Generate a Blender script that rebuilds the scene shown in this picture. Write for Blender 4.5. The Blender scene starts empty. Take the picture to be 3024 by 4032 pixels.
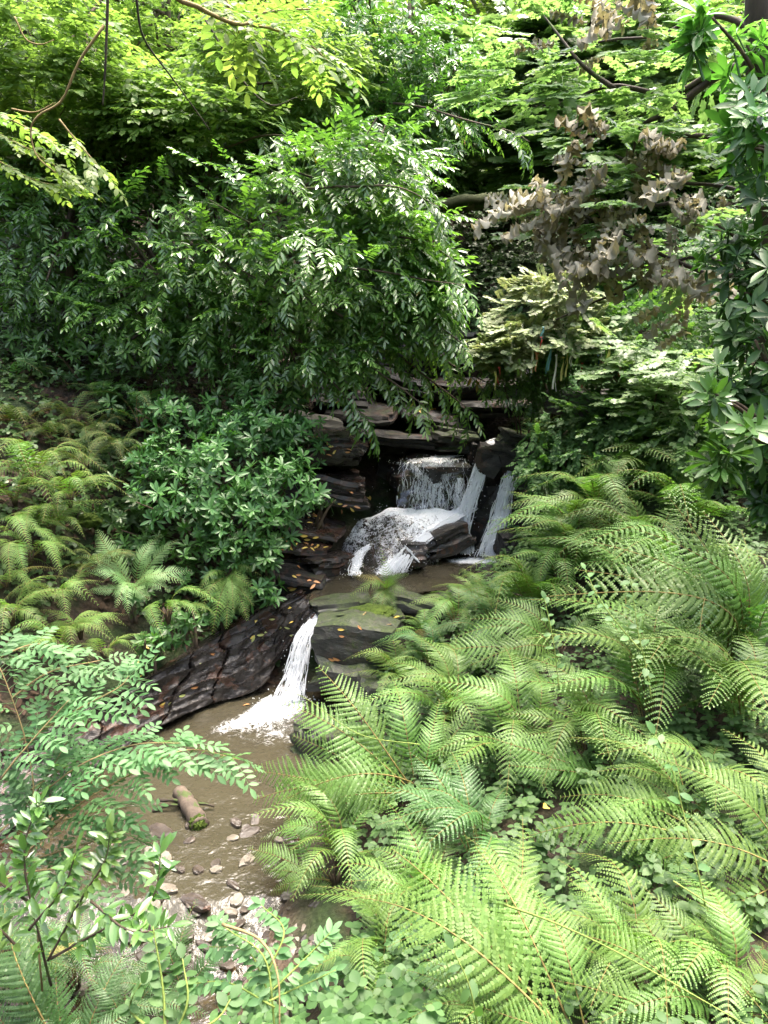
import bpy, bmesh, math, random
import numpy as np
from mathutils import Vector, Matrix, noise
random.seed(11); rng = np.random.default_rng(11)
R = math.radians
scene = bpy.context.scene
COL = scene.collection
# ------------------------------------------------------------------ camera
EYE = Vector((0, 0, 4.0)); TH = R(15.0); FP = 739.0
def ray(px, py):
    x = (px - 384) / FP; u = -(py - 512) / FP
    return Vector((x, math.cos(TH) + u * math.sin(TH), -math.sin(TH) + u * math.cos(TH)))
def P(px, py, d):                      # world point seen at a pixel of the 768x1024 frame, d metres ahead
    r = ray(px, py); return EYE + r * (d / r.y)
def Zp(px, py, z):                     # the same, at height z
    r = ray(px, py); return EYE + r * ((z - EYE.z) / r.z)
cam = bpy.data.cameras.new('camera'); cam.sensor_fit = 'VERTICAL'; cam.sensor_height = 36; cam.lens = 36 * FP / 1024
cam.clip_end = 400; cam.clip_start = 0.05
camo = bpy.data.objects.new('camera', cam); COL.objects.link(camo)
camo.location = EYE; camo.rotation_euler = (R(90) - TH, 0, 0); scene.camera = camo
# ------------------------------------------------------------------ mesh helpers
def tag(o, label=None, cat=None, group=None, kind=None):
    if label: o['label'] = label
    if cat: o['category'] = cat
    if group: o['group'] = group
    if kind: o['kind'] = kind
    return o
def empty(name, loc, label, cat, group=None):
    o = bpy.data.objects.new(name, None); COL.objects.link(o); o.location = loc
    o.empty_display_size = 0.1
    return tag(o, label, cat, group)
def raw_mesh(name, V, F, attrs, mats, smooth=True, mi=None):
    V = np.ascontiguousarray(V, dtype=np.float32); F = np.ascontiguousarray(F, dtype=np.int32)
    me = bpy.data.meshes.new(name)
    me.vertices.add(len(V)); me.vertices.foreach_set('co', V.ravel())
    me.loops.add(F.size); me.loops.foreach_set('vertex_index', F.ravel())
    me.polygons.add(len(F)); me.polygons.foreach_set('loop_start', np.arange(0, F.size, 3, dtype=np.int32))
    me.polygons.foreach_set('use_smooth', np.full(len(F), smooth, dtype=bool))
    if mi is not None: me.polygons.foreach_set('material_index', np.asarray(mi, dtype=np.int32))
    for k, a in attrs.items():
        at = me.attributes.new(k, 'FLOAT', 'POINT'); at.data.foreach_set('value', np.asarray(a, dtype=np.float32))
    for m in mats: me.materials.append(m)
    me.update(calc_edges=True)
    return me
class G:
    """collects triangles of ONE part"""
    def __init__(s): s.V, s.F, s.A, s.M, s.n = [], [], [], [], 0
    def add(s, V, F, r=0.5, m=0):
        V = np.asarray(V, dtype=float).reshape(-1, 3); F = np.asarray(F, dtype=int).reshape(-1, 3)
        s.V.append(V); s.F.append(F + s.n); s.n += len(V)
        s.A.append(np.full(len(V), r) if np.isscalar(r) else np.asarray(r)); s.M.append(np.full(len(F), m)); return s
    def arr(s): return np.vstack(s.V), np.vstack(s.F), np.concatenate(s.A)
    def mesh(s, name, mat, smooth=True, origin=None):
        V, F, A = s.arr()
        if origin is not None: V = V - np.asarray(origin)
        mats = mat if isinstance(mat, (list, tuple)) else [mat]
        return raw_mesh(name, V, F, {'rnd': A}, mats, smooth, np.concatenate(s.M))
    def build(s, name, mat, parent=None, smooth=True, origin=None):
        o = bpy.data.objects.new(name, s.mesh(name, mat, smooth, origin)); COL.objects.link(o)
        if parent is not None: o.parent = parent
        elif origin is not None: o.location = origin
        return o
def unit(a):
    a = np.asarray(a, dtype=float); return a / np.maximum(np.linalg.norm(a, axis=-1, keepdims=True), 1e-9)
def inst(g, tpls, O, X, U, S, r=None, mix=0.5, m=0):
    """lay copies of template triangles (V,F,A) at O with x-axis X, up U, size S into the mesh g"""
    O = np.asarray(O, dtype=float); n = len(O)
    if n == 0: return
    X = unit(X); Y = unit(np.cross(U, X)); Z = np.cross(X, Y)
    S = np.broadcast_to(np.asarray(S, dtype=float), (n,))
    r = rng.random(n) if r is None else r
    pick = rng.integers(0, len(tpls), n)
    for k, (V, F, A) in enumerate(tpls):
        I = np.where(pick == k)[0]
        if len(I) == 0: continue
        W = (V[None, :, 0:1] * X[I, None] + V[None, :, 1:2] * Y[I, None] + V[None, :, 2:3] * Z[I, None]) * S[I, None, None] + O[I, None]
        FF = F[None] + (np.arange(len(I)) * len(V))[:, None, None]
        AA = np.clip(A[None] * mix + r[I, None] * (1 - mix), 0, 1)
        g.add(W.reshape(-1, 3), FF.reshape(-1, 3), AA.ravel(), m)
def tube_arr(pts, rad, sides=6, cap=True):
    pts = np.asarray([tuple(p) for p in pts], dtype=float); n = len(pts)
    rad = np.broadcast_to(np.asarray(rad, dtype=float), (n,)) if not isinstance(rad, tuple) else np.linspace(rad[0], rad[1], n)
    T = unit(np.gradient(pts, axis=0)); ref = np.array([0.31, 0.17, 0.93])
    A = unit(np.cross(T, ref)); B = np.cross(T, A)
    an = np.linspace(0, 2 * math.pi, sides, endpoint=False)
    V = (pts[:, None] + rad[:, None, None] * (np.cos(an)[None, :, None] * A[:, None] + np.sin(an)[None, :, None] * B[:, None])).reshape(-1, 3)
    F = []
    for i in range(n - 1):
        for j in range(sides):
            a, b = i * sides + j, i * sides + (j + 1) % sides; c, d = a + sides, b + sides
            F += [(a, b, d), (a, d, c)]
    if cap:
        V = np.vstack([V, pts[0], pts[-1]]); c0, c1 = len(V) - 2, len(V) - 1
        for j in range(sides):
            F += [(c0, (j + 1) % sides, j), (c1, (n - 1) * sides + j, (n - 1) * sides + (j + 1) % sides)]
    return V, np.array(F)
def spline(pts, n):
    pts = [Vector(p) for p in pts]; out = []
    if len(pts) == 2: return [pts[0].lerp(pts[1], i / (n - 1)) for i in range(n)]
    q = [pts[0] * 2 - pts[1]] + pts + [pts[-1] * 2 - pts[-2]]
    for i in range(n):
        t = i / (n - 1) * (len(pts) - 1); k = min(int(t), len(pts) - 2); f = t - k
        a, b, c, d = q[k], q[k + 1], q[k + 2], q[k + 3]
        out.append(0.5 * ((2 * b) + (c - a) * f + (2 * a - 5 * b + 4 * c - d) * f * f + (3 * b - a - 3 * c + d) * f ** 3))
    return out
def wob(pts, amp, seed=0, fr=1.7):
    return [p + Vector((noise.noise(p * fr + Vector((seed, 0, 0))), noise.noise(p * fr + Vector((0, seed + 7, 0))), noise.noise(p * fr + Vector((3, 0, seed))))) * amp for p in pts]
# ------------------------------------------------------------------ materials
class N:
    def __init__(s, name):
        s.m = bpy.data.materials.new(name); s.m.use_nodes = True; s.t = s.m.node_tree; s.t.nodes.clear()
        s.out = s.t.nodes.new('ShaderNodeOutputMaterial')
    def n(s, typ, ins=None, **kw):
        x = s.t.nodes.new('ShaderNode' + typ)
        for k, v in kw.items(): setattr(x, k, v)
        for k, v in (ins or {}).items():
            if isinstance(v, bpy.types.NodeSocket): s.t.links.new(v, x.inputs[k])
            else: x.inputs[k].default_value = v
        return x
    def link(s, a, b): s.t.links.new(a, b)
    def ramp(s, fac, stops):
        x = s.t.nodes.new('ShaderNodeValToRGB'); e = x.color_ramp.elements
        while len(e) < len(stops): e.new(0.5)
        for el, (p, c) in zip(e, stops):
            el.position = p; el.color = (*c, 1) if len(c) == 3 else c
        s.link(fac, x.inputs[0]); return x.outputs[0]
    def math(s, op, a, b=0.0, c=0.0, clamp=False):
        x = s.t.nodes.new('ShaderNodeMath'); x.operation = op; x.use_clamp = clamp
        for i, v in enumerate((a, b, c)):
            if isinstance(v, bpy.types.NodeSocket): s.link(v, x.inputs[i])
            else: x.inputs[i].default_value = v
        return x.outputs[0]
    def mix(s, f, a, b, typ='MIX'):
        x = s.t.nodes.new('ShaderNodeMix'); x.data_type = 'RGBA'; x.blend_type = typ
        for k, v in ((0, f), (6, a), (7, b)):
            if isinstance(v, bpy.types.NodeSocket): s.link(v, x.inputs[k])
            else: x.inputs[k].default_value = v if not isinstance(v, tuple) or len(v) == 4 else (*v, 1)
        return x.outputs[2]
    def coord(s): return s.n('TexCoord').outputs['Object']
    def noise(s, scale, detail=4, rough=0.6, vec=None, out='Fac', dist=0.0):
        x = s.n('TexNoise', {'Scale': scale, 'Detail': detail, 'Roughness': rough, 'Distortion': dist})
        s.link(vec if vec is not None else s.coord(), x.inputs['Vector']); return x.outputs[out]
    def attr(s, name): return s.n('Attribute', attribute_name=name).outputs['Fac']
    def bump(s, h, strength=0.5, dist=0.02): return s.n('Bump', {'Height': h, 'Strength': strength, 'Distance': dist}).outputs[0]
    def bsdf(s, col, rough=0.6, spec=0.5, normal=None, **kw):
        ins = {'Base Color': (*col, 1) if isinstance(col, tuple) and len(col) == 3 else col, 'Roughness': rough, 'Specular IOR Level': spec}
        ins.update(kw)
        if normal is not None: ins['Normal'] = normal
        return s.n('BsdfPrincipled', ins).outputs[0]
    def done(s, sh): s.link(sh, s.out.inputs[0]); return s.m
def leaf_mat(name, stops, trans, tr=0.35, rough=0.4, spec=0.5, objvar=0.25):
    """stops: colours along the per-leaf random value; trans: tint of the light that comes through"""
    n = N(name); a = n.attr('rnd'); oi = n.n('ObjectInfo').outputs['Random']
    col = n.ramp(a, stops)
    hv = n.n('HueSaturation', {'Hue': n.math('MULTIPLY_ADD', oi, 0.02, 0.49), 'Saturation': 1.0, 'Value': n.math('MULTIPLY_ADD', oi, objvar, 1 - objvar / 2), 'Color': col}).outputs[0]
    tcol = n.mix(1.0, hv, (*trans, 1), 'MULTIPLY')
    b = n.bsdf(hv, rough, spec)
    t = n.n('BsdfTranslucent', {'Color': tcol}).outputs[0]
    return n.done(n.n('MixShader', {0: tr, 1: b, 2: t}).outputs[0])
M = {}
TR = (2.4, 2.4, 1.3)
M['laurel'] = leaf_mat('laurel_leaf', [(0, (.038, .082, .024)), (.5, (.085, .165, .042)), (.93, (.15, .25, .06)), (.97, (.30, .17, .03))], (2.4, 2.9, 1.0), .24, .24, .75)
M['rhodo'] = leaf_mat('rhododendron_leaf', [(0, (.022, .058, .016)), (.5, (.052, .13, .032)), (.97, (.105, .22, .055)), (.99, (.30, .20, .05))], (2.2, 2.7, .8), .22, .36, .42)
M['rhodo_shade'] = leaf_mat('shaded_rhododendron_leaf', [(0, (.014, .036, .010)), (.5, (.034, .078, .02)), (.97, (.075, .15, .035)), (.99, (.25, .2, .05))], (2.2, 2.7, .8), .2, .36, .3)  # darkened copy of the rhododendron green, deep shade put into the leaf colour
M['rhodo_lit'] = leaf_mat('rhododendron_young_leaf', [(0, (.04, .11, .03)), (.6, (.08, .2, .05)), (1, (.16, .31, .08))], (2.2, 2.7, 1.0), .25, .34, .5)
M['lime'] = leaf_mat('lime_leaf', [(0, (.065, .125, .028)), (.5, (.12, .19, .045)), (1, (.18, .26, .07))], (2.0, 2.1, 1.2), .42, .5, .4)
M['mid'] = leaf_mat('mid_leaf', [(0, (.05, .10, .022)), (.5, (.09, .165, .036)), (1, (.14, .225, .055))], TR, .45, .45, .4)
M['pale'] = leaf_mat('pale_leaf', [(0, (.07, .13, .05)), (.5, (.13, .2, .085)), (1, (.24, .3, .15))], (2.2, 2.4, 1.2), .35, .42, .5)
M['blush'] = leaf_mat('variegated_leaf', [(0, (.12, .18, .07)), (.45, (.22, .28, .14)), (.8, (.37, .39, .27)), (1, (.52, .47, .36))], (1.4, 1.4, .8), .25, .5, .4)
M['dark'] = leaf_mat('dark_leaf', [(0, (.015, .04, .012)), (.6, (.03, .075, .02)), (1, (.055, .12, .03))], (2.6, 3, 1.1), .3, .42, .5)
M['ash'] = leaf_mat('ash_leaflet', [(0, (.06, .14, .05)), (.5, (.10, .205, .08)), (1, (.16, .285, .12))], (1.8, 2.1, .9), .3, .5, .32)
M['cover'] = leaf_mat('ground_leaf', [(0, (.032, .075, .024)), (.5, (.065, .135, .042)), (.9, (.11, .2, .06)), (1, (.16, .26, .065))], (2.2, 2.6, 1.0), .32, .52, .35)
M['ivy'] = leaf_mat('ivy_leaf', [(0, (.035, .075, .022)), (.6, (.075, .14, .04)), (1, (.13, .21, .065))], (2.2, 2.6, 1), .25, .4, .5)
M['wither'] = leaf_mat('withered_leaf', [(0, (.08, .07, .04)), (.35, (.18, .165, .115)), (.65, (.32, .30, .24)), (.8, (.48, .46, .39)), (1, (.12, .16, .04))], (1.3, 1.2, .7), .2, .75, .2)
M['fern'] = leaf_mat('fern_green', [(0, (.08, .155, .034)), (.5, (.122, .22, .05)), (1, (.172, .29, .074))], (1.9, 2.2, .9), .33, .42, .45, .35)
M['fern_yellow'] = leaf_mat('fern_yellow_green', [(0, (.082, .155, .034)), (.5, (.122, .215, .048)), (1, (.185, .28, .07))], (1.7, 1.8, .7), .33, .5, .35, .35)
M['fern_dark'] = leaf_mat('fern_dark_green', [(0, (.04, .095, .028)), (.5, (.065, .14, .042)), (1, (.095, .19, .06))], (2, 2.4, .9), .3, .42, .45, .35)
M['litter'] = leaf_mat('leaf_litter', [(0, (.02, .012, .008)), (.5, (.065, .037, .02)), (.85, (.13, .08, .045)), (1, (.26, .2, .14))], (1, .8, .5), .08, .7, .3)
def plain_leaf(name, c, c2):
    n = N(name); f = n.noise(25, 3)
    return n.done(n.bsdf(n.ramp(f, [(.35, c), (.65, c2)]), .45, .5))
M['yellow_leaf'] = plain_leaf('fallen_yellow_leaf', (.62, .42, .05), (.75, .58, .16))
M['orange_leaf'] = plain_leaf('fallen_orange_leaf', (.5, .19, .05), (.62, .33, .14))
M['green_leaf'] = plain_leaf('fallen_pale_leaf', (.34, .40, .10), (.5, .5, .2))
def bark(name, c1, c2, moss=0.3):
    n = N(name); v = n.n('Mapping', {'Vector': n.coord(), 'Scale': (1, 1, .25)}).outputs[0]
    f = n.noise(14, 5, .65, v); col = n.ramp(f, [(.3, c1), (.7, c2)])
    nz = n.n('SeparateXYZ', {0: n.n('NewGeometry').outputs['Normal']}).outputs[2]
    mo = n.math('MULTIPLY', n.math('GREATER_THAN', n.math('ADD', n.noise(5, 4), n.math('MULTIPLY', nz, .12)), 1 - .5 * moss - .22), .8)
    col = n.mix(mo, col, (.045, .075, .015, 1))
    return n.done(n.bsdf(col, .8, .3, n.bump(f, .7, .02)))
M['bark'] = bark('brown_bark', (.035, .024, .016), (.11, .08, .055))
M['bark_dark'] = bark('dark_bark', (.014, .011, .008), (.05, .038, .026))
M['bark_pale'] = bark('pale_bark', (.14, .12, .09), (.3, .26, .19))
M['bark_moss'] = bark('mossy_bark', (.07, .055, .04), (.2, .16, .12), .75)
M['twig'] = bark('yellow_brown_stem', (.16, .11, .05), (.34, .26, .12), 0)
M['stem_green'] = bark('green_stem', (.10, .16, .03), (.24, .30, .07), 0)
def rock_mat(name, c1, c2, c3, rough=.28, moss=.35, red=0.0, bump=.55):
    n = N(name); co = n.coord()
    wv = n.n('Mapping', {'Vector': co, 'Scale': (1.3, 1.3, 4.2)}).outputs[0]
    big = n.noise(2.2, 5, .6, co); lay = n.noise(3, 6, .7, wv); fine = n.noise(28, 5, .7, co)
    col = n.ramp(n.math('MULTIPLY_ADD', lay, .6, n.math('MULTIPLY', big, .4)), [(.33, c1), (.52, c2), (.7, c3)])
    if red: col = n.mix(n.math('MULTIPLY', n.math('GREATER_THAN', n.noise(3.3, 4, .6, co, dist=.6), .56), red), col, (.12, .045, .018, 1))
    g = n.n('NewGeometry'); nz = n.n('SeparateXYZ', {0: g.outputs['Normal']}).outputs[2]
    mk = n.ramp(n.math('MULTIPLY_ADD', nz, .22, n.noise(4.2, 6, .7, co)), [(.86 - .3 * moss, (0, 0, 0)), (1.0 - .3 * moss, (1, 1, 1))])
    mcol = n.ramp(fine, [(.3, (.008, .014, .003)), (.5, (.02, .034, .007)), (.7, (.06, .082, .014))])
    col2 = n.mix(mk, col, mcol)
    rg = n.n('MapRange', {0: n.noise(6, 4, .6, co), 1: .3, 2: .7, 3: rough * .6, 4: rough * 1.6}).outputs[0]
    rg = n.math('MAXIMUM', rg, n.math('MULTIPLY', mk, .85))
    h = n.math('ADD', n.math('MULTIPLY', lay, 1.0), n.math('MULTIPLY', fine, .35))
    return n.done(n.bsdf(col2, rg, .55, n.bump(h, bump, .05)))
M['rock'] = rock_mat('shade_dark_wet_slate', (.004, .0038, .0035), (.011, .0098, .0085), (.019, .017, .0145), .6, .35, .2)  # wet slate, base darkened further in place of canopy shade
M['rock_wet'] = rock_mat('wet_brown_slate', (.010, .0085, .0075), (.028, .023, .020), (.07, .058, .050), .2, .12, .3)
M['rock_moss'] = rock_mat('mossy_grey_slate', (.012, .012, .010), (.03, .03, .025), (.07, .07, .058), .55, .95, .1)
M['rock_grey'] = rock_mat('weathered_grey_slate', (.05, .048, .04), (.11, .105, .09), (.2, .19, .16), .6, .3)
M['stone_pale'] = rock_mat('pale_flat_stone', (.08, .068, .053), (.15, .13, .10), (.25, .225, .18), .45, .05, .1, .3)
M['stone_brown'] = rock_mat('brown_flat_stone', (.025, .02, .016), (.055, .042, .032), (.11, .087, .066), .35, .05, .4, .3)
def moss_mat():
    n = N('moss'); f = n.noise(40, 5, .7); b = n.noise(5, 3)
    return n.done(n.bsdf(n.ramp(n.math('MULTIPLY_ADD', f, .6, n.math('MULTIPLY', b, .4)), [(.35, (.012, .025, .004)), (.65, (.09, .135, .02))]), .9, .2, n.bump(f, 1, .03)))
M['moss'] = moss_mat()
def ground_mat():
    n = N('woodland_soil'); co = n.coord(); a = n.attr('wet')
    f = n.noise(9, 6, .7, co); b = n.noise(.9, 4, .6, co); vo = n.n('TexVoronoi', {'Scale': 21.0, 'Vector': co}, feature='F1').outputs
    litter = n.ramp(f, [(.3, (.010, .007, .005)), (.5, (.032, .021, .013)), (.72, (.08, .053, .033))])
    green = n.ramp(f, [(.3, (.008, .018, .004)), (.7, (.03, .05, .012))])
    col = n.mix(n.ramp(b, [(.46, (0, 0, 0)), (.56, (1, 1, 1))]), litter, green)
    bed = n.mix(n.noise(5, 5, .7, co), n.ramp(vo['Color'], [(0, (.03, .022, .014)), (.5, (.075, .053, .034)), (1, (.14, .10, .07))]), (.07, .046, .026, 1))
    col = n.mix(a, col, bed)
    h = n.math('ADD', f, n.math('MULTIPLY', vo['Distance'], -.6))
    return n.done(n.bsdf(col, n.math('MULTIPLY_ADD', a, -.45, .9), .4, n.bump(h, .8, .05)))
M['ground'] = ground_mat()
def water_mat(name, mud, turbid, tint):
    """wet film: see-through where shallow, muddy where deep (attribute depth), white where foam is"""
    n = N(name); co = n.coord(); foam = n.attr('foam'); depth = n.attr('depth')
    wv = n.noise(7, 3, .55, co, dist=.4); w2 = n.noise(24, 3, .6, co, dist=.8)
    h = n.math('MULTIPLY_ADD', w2, .35, wv)
    nr = n.bump(h, .55, .03)
    tr = n.n('BsdfTransparent', {'Color': (*tint, 1)}).outputs[0]
    mudc = n.mix(n.noise(1.6, 3, .5, co), (*mud, 1), (mud[0] * 1.35, mud[1] * 1.3, mud[2] * 1.2, 1))
    di = n.n('BsdfDiffuse', {'Color': mudc}).outputs[0]
    body = n.n('MixShader', {0: n.math('MULTIPLY', depth, turbid, clamp=True), 1: tr, 2: di}).outputs[0]
    gl = n.n('BsdfGlossy', {'Color': (1, 1, 1, 1), 'Roughness': .06, 'Normal': nr}).outputs[0]
    fr = n.n('Fresnel', {'IOR': 1.33, 'Normal': nr}).outputs[0]
    wet = n.n('MixShader', {0: n.math('MULTIPLY', fr, 1.8, clamp=True), 1: body, 2: gl}).outputs[0]
    v1 = n.n('TexVoronoi', {'Scale': 21.0, 'Vector': n.mix(.30, co, n.noise(7, 4, .6, co, 'Color'))}, feature='DISTANCE_TO_EDGE').outputs['Distance']
    pat = n.math('ADD', n.math('MULTIPLY', v1, 1.1), n.math('ADD', n.math('MULTIPLY', n.noise(8, 6, .66, co, dist=1.6), .95), n.math('MULTIPLY', n.noise(45, 3, .6, co), .25)))
    k = n.math('MULTIPLY', n.math('SUBTRACT', n.math('MULTIPLY', foam, 1.5), pat), 2.0, clamp=True)
    fo = n.bsdf((.80, .82, .84), .45, .4, n.bump(n.noise(30, 4, .7, co), .8, .02))
    return n.done(n.n('MixShader', {0: k, 1: wet, 2: fo}).outputs[0])
M['water'] = water_mat('muddy_pool_water', (.040, .036, .024), 1.25, (.72, .62, .44))
M['film'] = water_mat('thin_running_water', (.08, .065, .05), .2, (.85, .78, .66))
def white_water():
    n = N('white_water'); co = n.coord()
    b = n.bsdf((.92, .94, .96), .22, .6, n.bump(n.noise(40, 3, .6, co), .5, .01))
    t = n.n('BsdfTranslucent', {'Color': (.85, .88, .92, 1)}).outputs[0]
    m1 = n.n('MixShader', {0: .35, 1: b, 2: t}).outputs[0]
    tr = n.n('BsdfTransparent', {'Color': (.95, .96, .97, 1)}).outputs[0]
    return n.done(n.n('MixShader', {0: .30, 1: m1, 2: tr}).outputs[0])
M['white_water'] = white_water()
def veil_mat(name='falling_water_veil', lo=.515, hi=.575, top=.9):
    n = N(name); co = n.coord()
    v = n.n('Mapping', {'Vector': co, 'Scale': (1, 1, .10)}).outputs[0]; v2 = n.n('Mapping', {'Vector': co, 'Scale': (1, 1, .3)}).outputs[0]
    f = n.math('ADD', n.math('MULTIPLY', n.noise(55, 4, .7, v), .5), n.math('ADD', n.math('MULTIPLY', n.noise(38, 5, .75, v2, dist=.8), .3), n.math('MULTIPLY', n.noise(70, 3, .7, co), .2)))
    f = n.math('ADD', f, n.math('MULTIPLY_ADD', n.attr('rnd'), .22, -.17)); k = n.ramp(f, [(lo, (0, 0, 0)), (hi, (top, top, top))])
    b = n.bsdf((.92, .94, .96), .25, .5); t = n.n('BsdfTranslucent', {'Color': (.92, .94, .96, 1)}).outputs[0]; b = n.n('MixShader', {0: .3, 1: b, 2: t}).outputs[0]
    tr = n.n('BsdfTransparent').outputs[0]; gl = n.n('BsdfGlossy', {'Roughness': .1}).outputs[0]
    cl = n.n('MixShader', {0: .04, 1: tr, 2: gl}).outputs[0]
    return n.done(n.n('MixShader', {0: k, 1: cl, 2: b}).outputs[0])
M['veil_thick'] = veil_mat('rushing_water_veil', .475, .545, .96)
M['veil'] = veil_mat()
def ribbon_mat(name, c):
    n = N(name); return n.done(n.bsdf(n.mix(n.noise(60, 2), (*c, 1), (c[0] * .7, c[1] * .7, c[2] * .7, 1)), .5, .4))
# ------------------------------------------------------------------ leaf templates: x along the leaf, z its upper face
def leafT(w=.3, fold=.06, droop=.08, seg=3, obov=0.0):
    xs = np.linspace(0, 1, seg + 2); V = [(0, 0, 0)]; F = []
    for x in xs[1:-1]:
        hw = w * .5 * math.sin(math.pi * (x ** (1 + obov))) ** .75; z = -droop * x * x
        V += [(x, hw, z + fold * hw / (w * .5)), (x, 0, z), (x, -hw, z + fold * hw / (w * .5))]
    V.append((1, 0, -droop)); t = len(V) - 1
    F += [(0, 2, 1), (0, 3, 2)]
    for i in range(seg - 1):
        a = 1 + 3 * i; b = a + 3
        F += [(a, a + 1, b + 1), (a, b + 1, b), (a + 1, a + 2, b + 2), (a + 1, b + 2, b + 1)]
    a = t - 3; F += [(a, a + 1, t), (a + 1, a + 2, t)]
    return np.array(V), np.array(F), np.full(len(V), .5)
def palmT(curl=0.0, seed=0):
    rr = np.random.default_rng(seed)
    ang = [150, 128, 105, 82, 62, 45, 28, 12, 0]; rad = [.30, .46, .38, .62, .40, .60, .42, .68, .60]
    pts = [(.0, 0, 0)]
    out = [(a, q) for a, q in zip(ang, rad)] + [(-a, q) for a, q in zip(ang[::-1][1:], rad[::-1][1:])]
    V = [(.36, 0, .0), (.0, 0, 0)]
    for a, q in out:
        q = q * (1 + rr.normal(0, .05)) if not curl else .55 + (q - .5) * .45 + rr.normal(0, .05); V.append((.36 + q * math.cos(R(a)), q * math.sin(R(a)), -.14 * q + .05 * rr.normal()))
    V = np.array(V); n = len(out)
    if curl:
        x, y, z = V[:, 0].copy(), V[:, 1].copy(), V[:, 2].copy(); k = curl * (1 + .3 * rr.normal())
        up = 1 if seed % 3 else -1
        V[:, 1] = np.sin(y * k) / k; V[:, 2] = z + up * (1 - np.cos(y * k)) / k * 1.25 - .35 * np.maximum(x - .4, 0) ** 1.5 * curl * .5 + rr.normal(0, .035, len(V))
        V[:, 0] = np.sin(x * curl * .75) / (curl * .75)
    F = [(0, 2 + i, 2 + i + 1) for i in range(n - 1)] + [(0, 2 + n - 1, 1), (0, 1, 2)]
    F = [(a, c, b) for a, b, c in F]
    return V, np.array(F), np.full(len(V), .5)
def thin(g, pts, r0, r1, sides=4, rr=0.1, m=0): 
    V, F = tube_arr(pts, (r0, r1), sides, False); g.add(V, F, rr, m)
def tpl(g): return g.arr()
def shootT(seed, nl=9, ll=.27, leaf=None, droop=.3, side=.85, hang=.3, flat=.15):
    rr = np.random.default_rng(seed); g = G()
    def pt(t): return np.array((t, .06 * math.sin(3 * t + seed), -droop * t * t))
    thin(g, [pt(t) for t in np.linspace(0, 1, 6)], .012, .004, 3)
    O, X, U, S, C = [], [], [], [], []
    for i in range(nl):
        for sd in (1, -1):
            t = (i + .25 + .4 * rr.random() + (.25 if sd > 0 else 0)) / nl
            if t < .06: continue
            tan = unit(pt(t + .02) - pt(t))
            d = tan * (.5 + .35 * rr.random()) + np.array((0, sd * side, -hang * (.4 + 1.2 * rr.random()))) + rr.normal(0, .16, 3)
            O.append(pt(t)); X.append(d); U.append(np.array((0, 0, 1)) + rr.normal(0, flat, 3)); S.append(ll * (.8 + .35 * rr.random()) * (1 - .35 * max(0, t - .7) / .3)); C.append(rr.random())
    O.append(pt(1)); X.append(unit(pt(1) - pt(.95))); U.append((0, .1, 1)); S.append(ll * .8); C.append(.8)
    inst(g, [leaf], O, X, U, S, np.array(C), 0)
    return tpl(g)
LAUREL = leafT(.32, .05, .10, 3); RH = leafT(.30, .04, .12, 3, .35); SIMPLE = leafT(.55, .05, .12, 2); OVAL = leafT(.68, .06, .12, 3)
laurelT = [shootT(s, 6 + s % 3, .30, LAUREL, .10 + .05 * s, .8, .12 + .04 * (s % 4), .28) for s in range(9)]
sprayT = [shootT(20 + s, 5, .27, SIMPLE, .12, .75, .05, .22) for s in range(6)]
hangT = [shootT(40 + s, 7, .20, OVAL, .15, .8, .1, .25) for s in range(5)]
def rosetteT(seed, n=10, low=6):
    rr = np.random.default_rng(seed); g = G(); O, X, U, S = [], [], [], []
    for i in range(n + low):
        a = 2.4 * i + rr.normal(0, .2); e = R(rr.uniform(8, 42) if i < n else rr.uniform(-45, -5))
        h = 0 if i < n else -.25 - .25 * rr.random()
        O.append((.03 * math.cos(a), .03 * math.sin(a), h)); X.append((math.cos(a) * math.cos(e), math.sin(a) * math.cos(e), math.sin(e)))
        U.append((0, 0, 1)); S.append((rr.uniform(.72, 1.08) if i < n else rr.uniform(.75, 1.15)) * (1 if rr.random() > .12 else .55))
    V, F = tube_arr([(0, 0, 0), (0.03, 0, -.5), (.02, .05, -1.2)], (.035, .05), 4, False); g.add(V, F, .1)
    inst(g, [RH], O, X, U, S, None, 0); return tpl(g)
roseT = [rosetteT(s, 6 + s % 5, 3 + s % 4) for s in range(14)]
def pinnateT(seed, pairs=4, w=.42):
    rr = np.random.default_rng(seed); L = leafT(w, .04, .1, 3); g = G()
    def pt(t): return np.array((t, .03 * math.sin(4 * t + seed), .1 * t - .22 * t * t))
    thin(g, [pt(t) for t in np.linspace(0, 1, 5)], .008, .005, 3, .9)
    O, X, U, S = [], [], [], []
    for i in range(pairs):
        t = .32 + .6 * i / max(1, pairs - 1) * .95
        for sd in (1, -1):
            O.append(pt(t)); X.append((.45 + .15 * rr.random(), sd, -.12 + .1 * rr.normal())); U.append((rr.normal(0, .15), rr.normal(0, .15), 1)); S.append(rr.uniform(.25, .33))
    O.append(pt(1)); X.append((1, 0, -.25)); U.append((0, 0, 1)); S.append(.34)
    inst(g, [L], O, X, U, S, None, 0); return tpl(g)
ashT = [pinnateT(s) for s in range(5)]
def trioT(seed):
    rr = np.random.default_rng(seed); g = G(); L = leafT(.72, .05, .14, 3)
    thin(g, [(0, 0, -.6), (.05, 0, -.2), (.1, 0, 0)], .02, .015, 3, .9)
    a = rr.normal(0, .1)
    inst(g, [L], [(.1, 0, 0)] * 3, [(1, a, -.1), (.25, 1, -.15), (.25, -1, -.15)], [(rr.normal(0, .15), rr.normal(0, .15), 1)] * 3, [.8, .62, .62], None, .0); return tpl(g)
brambleT = [trioT(s) for s in range(5)]
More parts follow.
